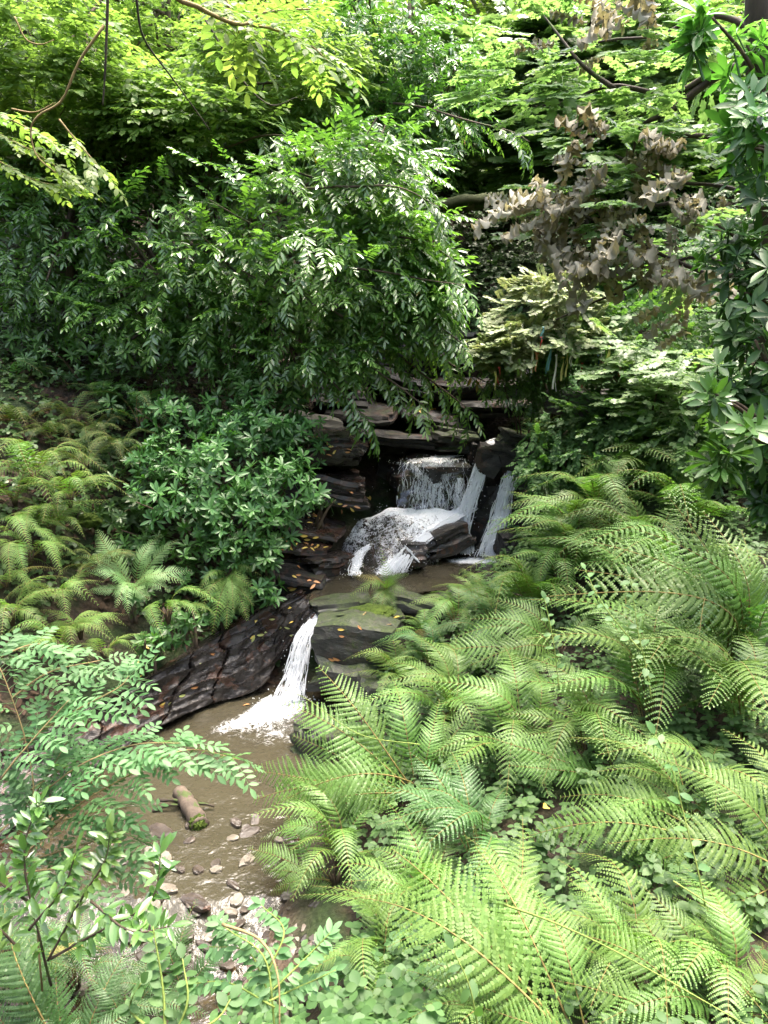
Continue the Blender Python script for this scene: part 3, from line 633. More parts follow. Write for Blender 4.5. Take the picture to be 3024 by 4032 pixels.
# falls: each is a veil with many separate strands and drops
def waterfall(stations, n, label, seed, thick=1.0, veil=True, drops=120, spread=.06, lens=(.06, .34)):
    rr = random.Random(seed); base = stations[-1][0]
    g = G(); C = spline([s[0] for s in stations], 40); Wd = np.interp(np.linspace(0, 1, 40), np.linspace(0, 1, len(stations)), [s[1] for s in stations])
    lat = stations[0][2] if len(stations[0]) > 2 else Vector((1, 0, 0))
    fwd = Vector((lat.y, -lat.x, 0))
    def at(u, t, sd):
        f = max(0, min(.9999, t)) * 39; i = int(f); c = C[i].lerp(C[min(i + 1, 39)], f - i); w = Wd[i]
        wobx = noise.noise(Vector((sd * 3.1, t * 5, 0))) * spread
        return c + lat * (u * w * .5 + wobx) + fwd * (noise.noise(Vector((sd * 2.3, t * 4, 9))) * spread * .7 + .02)
    L = sum((C[i + 1] - C[i]).length for i in range(39))
    for k in range(n):
        u = max(-1.1, min(1.1, rr.gauss(0, .55))); t0 = rr.random() ** 1.2 * .9; ln = min(1.02 - t0, rr.uniform(*lens)); m = max(5, int(ln * L / .035))
        r0 = rr.uniform(.0018, .0075) * thick
        pts = [at(u, t0 + ln * i / (m - 1), k) for i in range(m)]
        rad = [r0 * math.sin(math.pi * (i + .3) / (m - .4)) ** .6 * (1 + .7 * noise.noise(Vector((k, i * .8, 0)))) + .001 for i in range(m)]
        V, F = tube_arr(pts, np.array(rad), 5, True); g.add(V, F)
    gs = g; g = G()
    for k in range(drops):
        u = rr.gauss(0, .75); p = at(u, rr.random(), 1000 + k) + Vector((rr.gauss(0, .02), -abs(rr.gauss(0, .03)), rr.gauss(0, .02)))
        r = rr.uniform(.002, .0052); V, F = tube_arr([p + Vector((0, 0, r * 1.8)), p, p - Vector((0, 0, r * 1.5))], np.array([.3 * r, r, .3 * r]), 5, True); g.add(V, F)
    for k in range(drops):                                            # splash
        a = rr.uniform(0, 6.28); d = abs(rr.gauss(0, .5)) * Wd[-1]; p = base + Vector((math.cos(a) * d * 1.1, math.sin(a) * d * .5 - .03, abs(rr.gauss(0, .04))))
        r = rr.uniform(.002, .007) * thick; V, F = tube_arr([p + Vector((0, 0, r)), p + Vector((r * .3, 0, 0)), p - Vector((0, 0, r))], np.array([.4 * r, r, .4 * r]), 6, True); g.add(V, F)
    root = None
    for ly in range(2 if veil else 1):
        V, F, A = [], [], []; nu = 18
        for i in range(40):
            for j in range(nu):
                u = -1 + 2 * j / (nu - 1); p = C[i] + lat * (u * Wd[i] * (.52 - .04 * ly)) + fwd * (.03 * ly - .012); q = p + Vector((seed, ly * 9, 0)); p += fwd * (.05 * noise.noise(q * 7)) + lat * (.09 * noise.noise(q * 4) + .04 * noise.noise(q * 11)) * min(1, Wd[i] * 4); V.append(tuple(p)); A.append(max(0, 1 - abs(u + .45 * noise.noise(q * 7)) ** 2.2 * 1.2) * (1 - .5 * max(0, (i - 30) / 9) * (noise.noise(q * 9) + .6)))
        ii = np.arange(40 * nu).reshape(40, nu); q = np.stack([ii[:-1, :-1], ii[:-1, 1:], ii[1:, 1:], ii[1:, :-1]], -1).reshape(-1, 4)
        o_ = G().add(V, np.vstack([q[:, [0, 1, 2]], q[:, [0, 2, 3]]]), np.array(A)).build('waterfall' if ly == 0 else 'veil', M['veil' if Wd[0] > .5 else 'veil_thick'], root)
        if ly == 0: root = o_
    tag(gs.build('strands', M['white_water'], root), kind='stuff'); tag(g.build('spray', M['white_water'], root), kind='stuff')
    return tag(root, label, 'waterfall')
def S(px, py, d, w, lat=(1, 0, 0)): return (P(px, py, d), w, Vector(lat).normalized())
waterfall([S(433, 459, 9.58, .74, (1, .12, 0)), S(432, 463, 9.46, .78), S(431, 485, 9.38, .80), S(430, 512, 9.33, .82)], 420, 'wide broken curtain of white water at the top of the falls', 5, .7, True, 420, .07, (.03, .17))
waterfall([S(461, 478, 9.4, .12), S(459, 495, 9.34, .14), S(457, 510, 9.3, .16)], 40, 'thin broken trickle at the right end of the wide curtain', 6, .8, False, 40)
waterfall([S(486, 453, 9.6, .14), S(478, 476, 9.35, .17), S(469, 502, 9.2, .19), S(464, 530, 9.1, .17), S(463, 553, 9.0, .26)], 220, 'narrow white waterfall slanting between wide curtain and dark rock face', 7, 1.1, True, 130, .035)
waterfall([S(511, 470, 9.35, .14), S(506, 490, 9.2, .18), S(500, 515, 9.1, .21), S(493, 538, 8.98, .25), S(489, 556, 8.9, .34)], 280, 'rightmost narrow white waterfall running down beside the mossy wall', 8, 1.15, True, 150, .035)
waterfall([S(514, 434, 10.3, .12), S(500, 439, 10.2, .2), S(488, 444, 10.05, .24), S(478, 452, 9.9, .2)], 90, 'small rushing cascade of water at the very top of the falls', 9, .9, True, 50, .03)
waterfall([S(455, 455, 9.95, .25), S(440, 457, 9.75, .35), S(432, 460, 9.58, .6)], 60, 'thin water sliding to the lip of the wide curtain', 10, .6, False, 20, .02)
waterfall([S(472, 508, 9.28, .14), S(452, 519, 9.05, .14), S(430, 534, 8.8, .17), S(410, 549, 8.55, .18), S(394, 572, 8.35, .26)], 230, 'white channel running along the slanting boulder into the middle pool', 11, .9, False, 120, .03)
waterfall([S(368, 545, 8.75, .10), S(358, 556, 8.55, .14), S(353, 575, 8.3, .18)], 80, 'little side trickle off the left edge of the bulging rock', 12, .7, True, 50, .03)
waterfall([S(405, 545, 8.42, .03), S(413, 555, 8.4, .03), S(419, 562, 8.4, .05)], 14, 'tiny spout beside the small round boulder', 13, .7, False, 10, .01)
waterfall([S(322, 612, 7.62, .12), S(312, 622, 7.5, .14), S(302, 645, 7.35, .19), S(295, 675, 7.22, .22), S(287, 702, 7.04, .32)], 260, 'bright white chute of the lower waterfall falling into the brown pool', 14, 1.15, True, 260, .035)
# ------------------------------------------------------------------ ray helper on the built ground and rocks
bpy.context.view_layer.update(); DG = bpy.context.evaluated_depsgraph_get()
def hit(px, py, z0=None):
    ok, loc, nr, _, ob, _ = scene.ray_cast(DG, EYE, ray(px, py).normalized())
    return (loc, nr, ob) if ok else (P(px, py, 12), Vector((0, 0, 1)), None)
def drop(x, y):
    ok, loc, nr, _, ob, _ = scene.ray_cast(DG, Vector((x, y, g1(x, y) + .9)), Vector((0, 0, -1)))
    return (loc, nr) if ok else (Vector((x, y, g1(x, y))), Vector((0, 0, 1)))
# ------------------------------------------------------------------ vegetation helpers
def sph(n):
    v = rng.normal(size=(n, 3)); return unit(v)
def E(px, py, d, rx, ry, dz=None):
    """ellipsoid seen at a pixel with pixel radii; returns centre and radii in metres"""
    c = np.array(P(px, py, d)); k = d / .95 / FP
    return c, np.array((rx * k, (dz if dz else .7 * rx * k), ry * k))
def in_ell(c, r, n, shell=.55):
    q = sph(n); s = shell + (1 - shell) * rng.random(n) ** .7
    return c + q * r * s[:, None], q
def crown(g, ells, tpls, size, per, shell=.5, outw=.6, down=.25, lat=(0, 0, 0), flat=False, jit=.5):
    for e in ells:
        c, r = e[0], e[1]; k = e[2] if len(e) > 2 else 1.0
        n = int(per * k); O, q = in_ell(c, r, n, shell)
        X = q * np.array((1, 1, .5)) * outw + rng.normal(0, jit, (n, 3)) + np.array((0, 0, -down)) + np.array(lat)
        if flat: X[:, 2] *= .25
        U = np.tile((0., 0., 1.), (n, 1)) + rng.normal(0, .12 if flat else .2, (n, 3)); U[:, 1] -= .12
        cl = np.array([noise.noise(Vector(o) * .9) for o in O]) * .5 + .5
        inst(g, tpls, O, X, U, size * rng.uniform(.75, 1.25, n), np.clip(cl * .7 + rng.random(n) * .3, 0, 1), .45)
def limb(g, a, b, r0, r1, sag=.1, seed=0, sides=6, n=9):
    a, b = Vector(a), Vector(b); m = a.lerp(b, .5) + Vector((0, 0, sag * (b - a).length))
    V, F = tube_arr(wob(spline([a, m, b], n), .05 * (b - a).length ** .5, seed), (r0, r1), sides); g.add(V, F, .3)
def tree(name, label, cat, base, top, rad, ells, tpls, leaf, bk, size, per, group=None, limbs=7, **kw):
    base = Vector(base); root = empty(name, base, label, cat, group); top = Vector(top)
    g = G(); pts = wob(spline([base - Vector((0, 0, .5)), base.lerp(top, .5) + Vector((.12, 0, 0)), top], 14), .06, rad * 99); V, F = tube_arr(pts, np.linspace(rad, rad * .35, 14), 9); g.add(V, F)
    g.build('trunk', M[bk], root, origin=base)
    for k in range(limbs):
        e = ells[k % len(ells)]; q = in_ell(e[0], e[1], 1, .35)[0][0]; i = 5 + (k * 2) % 9
        g = G(); limb(g, pts[i], q, rad * .4, .012, .06, k)
        for j in range(3):
            q2 = in_ell(e[0], e[1], 1, .5)[0][0]; limb(g, Vector(pts[i]).lerp(Vector(q), .5 + .15 * j), q2, .02, .006, -.02, k * 3 + j, 4, 6)
        g.build('limb', M[bk], root, origin=base)
    g = G(); crown(g, ells, tpls, size, per, **kw); g.build('crown', M[leaf], root, origin=base)
    return root
def onground(px, py, d): p = P(px, py, d); return Vector((p.x, p.y, g1(p.x, p.y)))
# ------------------------------------------------------------------ background trees, each with its own crown
BT = [  # name,label,cat,(base px,d),(top px,py),radius, ellipsoids, templates, leaf, bark, size, per
 ('hazel_tree', 'bright lime-green hazel filling the sunlit canopy upper left', 'tree', 150, 13.5, (170, -60), .10, [E(90, 50, 13, 85, 60), E(190, 40, 13.5, 90, 60), E(250, 95, 12.5, 75, 45), E(140, 110, 12, 80, 40), E(60, 100, 10.5, 90, 36), E(190, 120, 10.5, 80, 30), E(280, 60, 11, 70, 40), E(20, 40, 10, 80, 50)], sprayT, 'lime', 'bark', .42, 420),
 ('hazel_tree', 'lime-green hazel with low boughs behind the dark laurels at the left', 'tree', 30, 14, (20, -50), .10, [E(20, 150, 12, 70, 40), E(60, 190, 11.5, 70, 30), E(10, 40, 14, 60, 60)], sprayT, 'mid', 'bark_dark', .5, 380),
 ('beech_tree', 'yellow-green beech rising high behind the laurel tops', 'tree', 300, 17, (310, -80), .16, [E(280, 30, 17, 80, 50), E(330, 90, 16.5, 70, 50), E(220, 10, 18, 90, 50)], sprayT, 'lime', 'bark_pale', .75, 450),
 ('beech_tree', 'slim pale-trunked beech standing behind the highest laurel sprays', 'tree', 452, 18.5, (455, -60), .17, [E(450, 20, 18.5, 60, 50), E(480, 90, 18, 50, 40)], sprayT, 'lime', 'bark_pale', .75, 380),
 ('sycamore_tree', 'sycamore with flat pale green leaf tiers above the dark hollow', 'tree', 575, 14.5, (590, -60), .15, [E(520, 110, 13.5, 65, 26), E(585, 150, 13, 75, 24), E(500, 60, 14, 70, 24), E(640, 100, 14, 60, 26), E(600, 40, 14, 80, 26)], sycamoreT, 'pale', 'bark_dark', .7, 170),
 ('birch_tree', 'yellow-green birch glowing in the sun at the top right', 'tree', 610, 20, (600, -60), .13, [E(600, 40, 20, 70, 55), E(660, 110, 19, 60, 50), E(560, 130, 19, 50, 40)], sprayT, 'lime', 'bark_pale', .7, 420),
 ('birch_tree', 'light green birch behind the withered sycamore leaves', 'tree', 690, 17, (700, -60), .12, [E(690, 60, 17, 70, 60), E(640, 190, 16, 60, 50), E(720, 180, 16, 60, 60)], sprayT, 'mid', 'bark', .68, 420),
 ('alder_tree', 'shaded alder far back between the beeches and the lime-green hazel', 'tree', 240, 23, (240, -80), .2, [E(180, 60, 23, 90, 70), E(260, 110, 22, 80, 60), E(90, 90, 23, 90, 70)], sprayT, 'mid', 'bark', 1.0, 420),
 ('alder_tree', 'far alder closing the view above the mossy fallen trunk', 'tree', 500, 24, (500, -80), .2, [E(420, 60, 24, 90, 70), E(520, 130, 23, 80, 50), E(600, 60, 24, 90, 60)], sprayT, 'lime', 'bark', 1.0, 420),
 ('alder_tree', 'far alder closing the view behind the right-hand rhododendron', 'tree', 740, 23, (750, -80), .2, [E(700, 50, 23, 90, 70), E(760, 140, 22, 90, 70)], sprayT, 'mid', 'bark', 1.0, 420),
 ('hawthorn_tree', 'small shaded hawthorn bent over the pale fallen trunk', 'tree', 470, 17.5, (468, 130), .09, [E(470, 150, 17, 40, 22), E(440, 172, 17, 26, 14)], sprayT, 'mid', 'bark_dark', .5, 300),
]
for nm, lb, ct, bpx, d, tp, rad, el, tp_, lf, bk, sz, per in BT:
    tree(nm, lb, ct, onground(bpx, 300, d), P(tp[0], tp[1], d), rad, el, tp_, lf, bk, sz, per, group=None, limbs=min(8, 2 * len(el)), flat=(nm in ('sycamore_tree', 'hazel_tree', 'beech_tree', 'birch_tree')), down=.08)
# ivy-wrapped stump on the far slope
b = onground(515, 190, 15.5); root = empty('tree_stump', b, 'dark ivy-wrapped stump standing on the shaded slope beyond the falls', 'stump')
g = G(); limb(g, b - Vector((0, 0, .3)), P(513, 143, 15.5), .17, .12, 0, 3, 9); g.build('trunk', M['bark_dark'], root, origin=b)
g = G(); t = rng.random(170); ang = rng.random(170) * 6.28; H = P(513, 143, 15.5).z - b.z
O = np.stack([b.x + .17 * np.cos(ang), b.y + .17 * np.sin(ang), b.z + t * H], -1); inst(g, [OVAL], O, np.stack([np.cos(ang) * .4, np.sin(ang) * .4, -np.ones(170) * .6], -1), np.stack([np.cos(ang), np.sin(ang), np.ones(170) * .6], -1), .11); g.build('ivy', M['ivy'], root, origin=b)
# fallen trunk
g = G(); V, F = tube_arr(wob(spline([P(520, 197, 16), P(470, 203, 15.3), P(415, 216, 14.6), P(370, 228, 14)], 20), .08, 4), (.13, .2), 9); g.add(V, F)
tag(g.build('fallen_tree', M['bark_moss']), 'pale mossy fallen trunk lying across the slope above the falls', 'log')
# ------------------------------------------------------------------ laurels with drooping glossy sprays
LA = [
 ('cherry_laurel', 'big cherry laurel whose long glossy sprays droop toward the falls', (235, 9.9), (250, 200), [E(300, 195, 9.6, 95, 50, .9), E(375, 165, 9.6, 50, 40, .7), E(330, 270, 9.1, 90, 50, .8), E(392, 235, 9.3, 42, 42, .6), E(370, 300, 9.2, 62, 34, .6), E(235, 260, 9.6, 70, 50, .7), E(425, 295, 9.2, 18, 35, .4), E(335, 350, 9.2, 62, 32, .6)], 185),
 ('cherry_laurel', 'dark shaded cherry laurel mass filling the left side above the bank', (60, 10.6), (70, 170), [E(60, 205, 10.4, 80, 55, .9), E(150, 235, 10.2, 80, 55, .9), E(40, 275, 10.4, 70, 40, .8), E(150, 305, 10, 80, 40, .8), E(230, 320, 9.8, 50, 45, .6)], 175),
 ('cherry_laurel', 'tall cherry laurel with bluish shining leaves at the top middle', (405, 12.6), (410, -40), [E(390, 30, 12.2, 60, 55, .9), E(430, 85, 12, 45, 45, .7), E(360, 100, 12.2, 55, 50, .8), E(410, 130, 11.8, 60, 30, .7), E(340, 40, 12.4, 35, 45, .6)], 170),
 ('cherry_laurel', 'middle cherry laurel showing bright new sprays under the lime-green hazel', (190, 11.4), (200, 90), [E(220, 160, 11, 85, 45, .9), E(130, 160, 11.2, 80, 40, .9), E(290, 130, 11.2, 60, 40, .8)], 170),
]
for lb_i, (nm, lb, (bx, bd), tp, el, per) in enumerate(LA):
    tree(nm, lb, 'laurel', onground(bx, 380, bd), P(tp[0], tp[1], bd), .09, el, laurelT, 'laurel', 'bark', .39, int(per * 1.05), limbs=10, shell=.3, outw=.6, down=.06, lat=(.30, -.30, 0), jit=.55)
# long single laurel boughs reaching out over the rocks, each carrying sprays
def bough(pts, label, ns=16, sz=.42, mat='laurel', tp=laurelT, name='laurel_bough'):
    W = [P(*p) for p in pts]; root = empty(name, W[0], label, 'bough'); path = wob(spline(W, 24), .03, pts[0][0]); g = G(); V, F = tube_arr(path, (.018, .004), 5); g.add(V, F); g.build('stem', M['bark'], root, origin=W[0])
    g = G(); O, X = [], []
    for i in range(ns):
        t = (i + rng.random()) / ns; k = min(22, int((.15 + .85 * t) * 23)); p = path[k]; tan = (path[k + 1] - path[k]).normalized()
        O.append(p); X.append(np.array(tan) * .8 + np.array((rng.normal(0, .25), rng.choice((-1, 1)) * .5, -.45)))
    inst(g, tp, O, X, np.tile((0, -.2, 1.), (ns, 1)), sz * rng.uniform(.7, 1.1, ns)); g.build('leaves', M[mat], root, origin=W[0])
for pts, lb in [
 ([(330, 330, 9.2), (370, 365, 8.9), (410, 395, 8.6), (424, 405, 8.5)], 'lowest laurel bough, its tip hanging above the black hollow'),
 ([(360, 230, 9.2), (420, 240, 8.9), (455, 262, 8.8)], 'laurel bough reaching right below the pale fallen trunk'),
 ([(380, 300, 9.1), (430, 320, 8.8), (462, 343, 8.7)], 'laurel bough with shining leaves in front of the upper rock steps'),
 ([(380, 100, 11.5), (450, 115, 11), (510, 132, 10.8), (530, 142, 10.7)], 'long laurel bough stretching over the dark hillside gap'),
 ([(330, 265, 9.1), (400, 275, 8.7), (462, 285, 8.5)], 'laurel bough pointing at the ribbon bush from the left'),
 ([(210, 150, 10.4), (280, 135, 9.9), (335, 150, 9.6)], 'bright laurel bough just under the lime-green canopy'),
 ([(400, 330, 9.6), (450, 362, 9.4), (505, 392, 9.3)], 'laurel bough hanging in front of the wet sill at the head of the falls'),
 ([(380, 340, 9.4), (430, 380, 9.2), (470, 412, 9.1)], 'laurel bough drooping over the shelves above the wide waterfall'),
 ([(290, 330, 9.2), (340, 390, 8.8), (372, 424, 8.6)], 'drooping laurel bough over the litter-strewn block'),
 ([(300, 190, 9.2), (380, 185, 8.8), (440, 205, 8.6)], 'laurel bough with the brightest shine at the middle of the tree'),
]: bough(pts, lb)
# ------------------------------------------------------------------ rhododendrons: rosettes of leaves on stems
def rhodo(label, cat_ells, mat, size, per, base, stems=7, name='rhododendron', shell=.55, up=.8):
    base = Vector(base); root = empty(name, base, label, 'shrub')
    g = G()
    for e in cat_ells:
        c, r = e[0], e[1]; k = e[2] if len(e) > 2 else 1; n = int(per * k); O, q = in_ell(c, r, n, shell)
        Z = q * np.array((1, 1, .6)) * .7 + np.array((.05, -.28, up)) + rng.normal(0, .22, (n, 3)); Z = unit(Z)
        X = unit(np.cross(Z, rng.normal(size=(n, 3)))); cl = np.array([noise.noise(Vector(o) * 1.3) for o in O]) * .5 + .5
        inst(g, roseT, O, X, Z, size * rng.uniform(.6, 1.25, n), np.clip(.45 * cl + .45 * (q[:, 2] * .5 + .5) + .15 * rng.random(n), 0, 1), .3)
    g.build('leaves', M[mat], root, origin=base)
    for k in range(stems):
        e = cat_ells[k % len(cat_ells)]; q = in_ell(e[0], e[1], 1, .6)[0][0]; g = G(); limb(g, base + Vector((rng.normal(0, .06), rng.normal(0, .06), -.1)), q, .022, .008, .1, k, 5); g.build('stem', M['bark'], root, origin=base)
    return root
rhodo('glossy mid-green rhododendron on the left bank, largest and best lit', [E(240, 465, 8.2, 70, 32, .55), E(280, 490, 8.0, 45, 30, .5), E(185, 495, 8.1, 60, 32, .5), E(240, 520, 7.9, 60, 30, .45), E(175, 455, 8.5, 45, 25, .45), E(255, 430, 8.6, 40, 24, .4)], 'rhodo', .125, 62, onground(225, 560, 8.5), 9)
rhodo('dark rhododendron filling the bank between the ferns and the glossy rhododendron', [E(120, 500, 8.3, 36, 26, .4), E(150, 470, 8.6, 40, 24, .4), E(108, 455, 8.9, 36, 22, .35)], 'rhodo_shade', .12, 34, onground(130, 520, 8.6), 5)
rhodo('rhododendron reaching up behind the glossy one toward the laurel', [E(300, 440, 8.9, 30, 30, .4), E(270, 410, 9.1, 40, 26, .4), E(180, 415, 9.0, 50, 22, .4)], 'rhodo', .12, 34, onground(260, 450, 9.1), 5)
rhodo('rhododendron sprigs hanging over the top edge of the wet slab', [E(215, 606, 7.45, 26, 14, .25), E(262, 590, 7.7, 20, 14, .25), E(165, 640, 7.15, 22, 12, .22)], 'rhodo', .115, 13, onground(230, 600, 7.9), 4)
rhodo('lower rhododendron spreading behind the shuttlecock fern', [E(205, 560, 7.9, 55, 24, .4), E(250, 548, 7.8, 36, 24, .35), E(130, 545, 8.2, 40, 20, .35)], 'rhodo', .125, 42, onground(200, 590, 8.3), 5)
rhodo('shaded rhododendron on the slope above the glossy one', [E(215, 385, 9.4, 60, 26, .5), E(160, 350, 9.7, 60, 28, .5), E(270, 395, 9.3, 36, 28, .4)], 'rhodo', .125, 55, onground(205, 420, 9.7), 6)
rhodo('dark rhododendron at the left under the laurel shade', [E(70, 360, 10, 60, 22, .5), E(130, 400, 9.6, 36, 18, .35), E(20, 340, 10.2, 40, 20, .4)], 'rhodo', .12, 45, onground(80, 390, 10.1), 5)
for k, (px, py, d, rx, ry, lb) in enumerate([
 (147, 645, 7.0, 16, 14, 'small rhododendron sprig on the edge of the wet slab'), (165, 622, 7.1, 14, 12, 'rhododendron sprig just under the shuttlecock fern'), (188, 615, 7.2, 18, 12, 'bright rhododendron sprig beside the hanging yellow fern'),
 (268, 555, 7.9, 12, 14, 'rhododendron sprig hanging over the black rock'), (135, 592, 7.4, 16, 10, 'pale rhododendron sprig left of the shuttlecock fern'), (326, 500, 8.4, 10, 8, 'outermost rhododendron sprig reaching toward the white cascade'), (80, 500, 8.2, 14, 12, 'lone dark rhododendron rosette before the mossy hollow')]):
    p = P(px, py + 20, d); rhodo(lb, [E(px, py, d, rx, ry, .15)], 'rhodo', .11, 5 if rx < 15 else 7, Vector((p.x, p.y, p.z)), 3)
RB = onground(900, 450, 5.0)
rhodo('large rhododendron crowding the right edge, dark inside with shining outer rosettes', [E(768, 300, 4.9, 40, 50, .45), E(752, 370, 4.7, 30, 34, .35), E(778, 250, 5, 40, 40, .45), E(762, 440, 4.6, 26, 40, .35), E(775, 180, 5.2, 36, 34, .4), E(782, 490, 4.6, 24, 26, .3)], 'rhodo_shade', .145, 26, RB, 8)
rhodo('narrow rhododendron branch with long leaves at the middle of the right edge', [E(722, 250, 5.2, 16, 24, .25), E(736, 320, 5.0, 16, 30, .25)], 'rhodo_shade', .14, 9, P(810, 330, 5.2), 4)
rhodo('leaning rhododendron branch with white-shining rosettes over the ferns', [E(715, 392, 4.3, 10, 8, .12), E(735, 430, 4.3, 20, 16, .2), E(722, 462, 4.2, 12, 10, .15)], 'rhodo', .17, 5, P(800, 470, 4.7), 5)
rhodo('young lime-green rhododendron shoots at the top right edge', [E(755, 60, 5.2, 20, 40, .3), E(745, 130, 5.2, 16, 18, .25), E(700, 30, 5.4, 12, 12, .2)], 'rhodo_lit', .17, 12, P(790, 150, 5.3), 5)
# ------------------------------------------------------------------ sycamore at the right with the withered bough
sb = onground(785, 420, 7.0); root = empty('sycamore_tree', sb, 'sycamore at the right edge with dark forking limbs and withered grey leaves', 'tree')
D2 = lambda pts, d: [P(x / 2.16, y / 2.16, dd) for (x, y), dd in zip(pts, np.linspace(d[0], d[1], len(pts)))]
g = G(); V, F = tube_arr(wob([sb - Vector((0, 0, .4))] + spline([sb, P(778, 220, 7.0), P(763, 90, 7), P(757, -40, 7)], 16), .05, 2), (.16, .10), 10); g.add(V, F); g.build('trunk', M['bark_dark'], root, origin=sb)
for k, (pts, d, r) in enumerate([([(1650, 330), (1545, 300), (1420, 285), (1385, 280)], (7, 7.4), .035), ([(1660, 120), (1545, 165), (1450, 235), (1390, 270), (1365, 345)], (7, 7.6), .05), ([(1655, 95), (1590, 42), (1500, 38), (1420, 75), (1250, 105)], (7, 7.8), .035), ([(1560, 150), (1460, 200), (1330, 190), (1235, 215), (1140, 230)], (7.1, 7.8), .03), ([(1330, 195), (1275, 150), (1215, 90), (1170, 30)], (7.3, 8), .025), ([(1660, 560), (1560, 600), (1470, 560), (1330, 500), (1160, 430)], (6.8, 7.2), .028), ([(1650, 600), (1500, 560), (1330, 640), (1200, 690)], (6.8, 7.6), .022), ([(1500, 420), (1400, 440), (1250, 430), (1130, 420)], (7, 7.4), .02), ([(1660, 440), (1560, 400), (1440, 390), (1330, 330)], (6.9, 7.4), .022)]):
    g = G(); V, F = tube_arr(wob(spline(D2(pts, d), 18), .05, k), (r, .008), 6); g.add(V, F); g.build('limb', M['bark_dark'], root, origin=sb)
g = G(); crown(g, [E(600, 110, 7.6, 60, 20, .5), E(520, 75, 7.8, 40, 18, .5), E(665, 150, 7.4, 45, 22, .5), E(560, 40, 7.8, 50, 18, .5), E(690, 70, 7.2, 40, 30, .5), E(610, 215, 7.3, 70, 36, .5), E(660, 250, 7.0, 50, 40, .5)], sycamoreT, .36, 24, flat=True, down=.1, lat=(-.5, 0, 0)); g.build('crown', M['pale'], root, origin=sb)
g = G()
crown(g, [E(590, 225, 6.8, 62, 30, .35, ), E(545, 205, 7, 32, 20, .3), E(660, 190, 6.7, 62, 22, .35), E(615, 150, 6.9, 50, 18, .3), E(650, 258, 6.8, 26, 16, .3), E(620, 40, 7.2, 60, 28, .4), E(700, 300, 7, 34, 30, .3), E(585, 268, 6.9, 20, 8, .2)], witherT, .33, 12, down=.05, lat=(-.5, -.1, 0), shell=.2)
g.build('withered_leaves', M['wither'], root, origin=sb)
# ------------------------------------------------------------------ ribbon bush and bushes round it
b = onground(560, 360, 10.6); root = empty('maple_bush', b, 'cream-green bush overhanging the falls with ribbons tied beneath it', 'bush')
g = G(); crown(g, [E(545, 308, 9.6, 50, 16, .5), E(515, 335, 9.4, 34, 14, .45), E(565, 335, 9.5, 44, 16, .5), E(555, 288, 9.7, 36, 10, .45), E(500, 352, 9.3, 20, 9, .3)], sycamoreT, .22, 105, flat=False, down=.12, jit=.35, lat=(-.2, -.45, 0)); g.build('crown', M['blush'], root, origin=b)
g = G(); crown(g, [E(555, 345, 9.7, 56, 18, .45), E(595, 325, 9.7, 40, 26, .45), E(510, 352, 9.6, 30, 14, .4), E(570, 350, 9.4, 50, 12, .3)], hangT, .26, 110, down=.35, lat=(0, -.3, 0)); g.build('trailing_leaves', M['cover'], root, origin=b)
for k in range(6): g = G(); limb(g, b, in_ell(*E(545, 325, 9.6, 40, 22, .4)[:2], 1, .5)[0][0], .03, .008, .15, k); g.build('limb', M['bark'], root, origin=b)
RC = {'white': (.60, .59, .55), 'red': (.36, .04, .035), 'yellow': (.46, .43, .14), 'blue': (.12, .25, .42), 'orange': (.46, .19, .11), 'green': (.30, .52, .12), 'teal': (.08, .22, .24)}
for k in RC: M['rib_' + k] = ribbon_mat(k + '_cloth', RC[k])
def ribbon(px, py, d, ln, colr, label, seed):
    rr = random.Random(seed); a = P(px, py, d); g = G(); n = 8
    for q in range(2):
        w = .011; V = []; ang = rr.uniform(0, 3.1); lean = rr.uniform(-.12, .12); l2 = ln * rr.uniform(.75, 1.05)
        for i in range(n):
            t = i / (n - 1); c = a + Vector((lean * t * l2 + .012 * math.sin(5 * t + q), .01 * math.sin(4 * t + 2 * q) + .006 * q, -l2 * t)); tw = ang + 1.4 * t; dd = Vector((math.cos(tw), math.sin(tw), 0)) * w
            V += [tuple(c - dd), tuple(c + dd)]
        F = []
        for i in range(n - 1): F += [(2 * i, 2 * i + 1, 2 * i + 3), (2 * i, 2 * i + 3, 2 * i + 2)]
        g.add(V, F)
    V, F = tube_arr([a + Vector((-.012, 0, .012)), a + Vector((0, -.004, .0)), a + Vector((.012, 0, .012))], .008, 5); g.add(V, F)
    tag(g.build('ribbon', M['rib_' + colr], origin=tuple(a)), label, 'ribbon', 'ribbons tied under the cream-green bush')
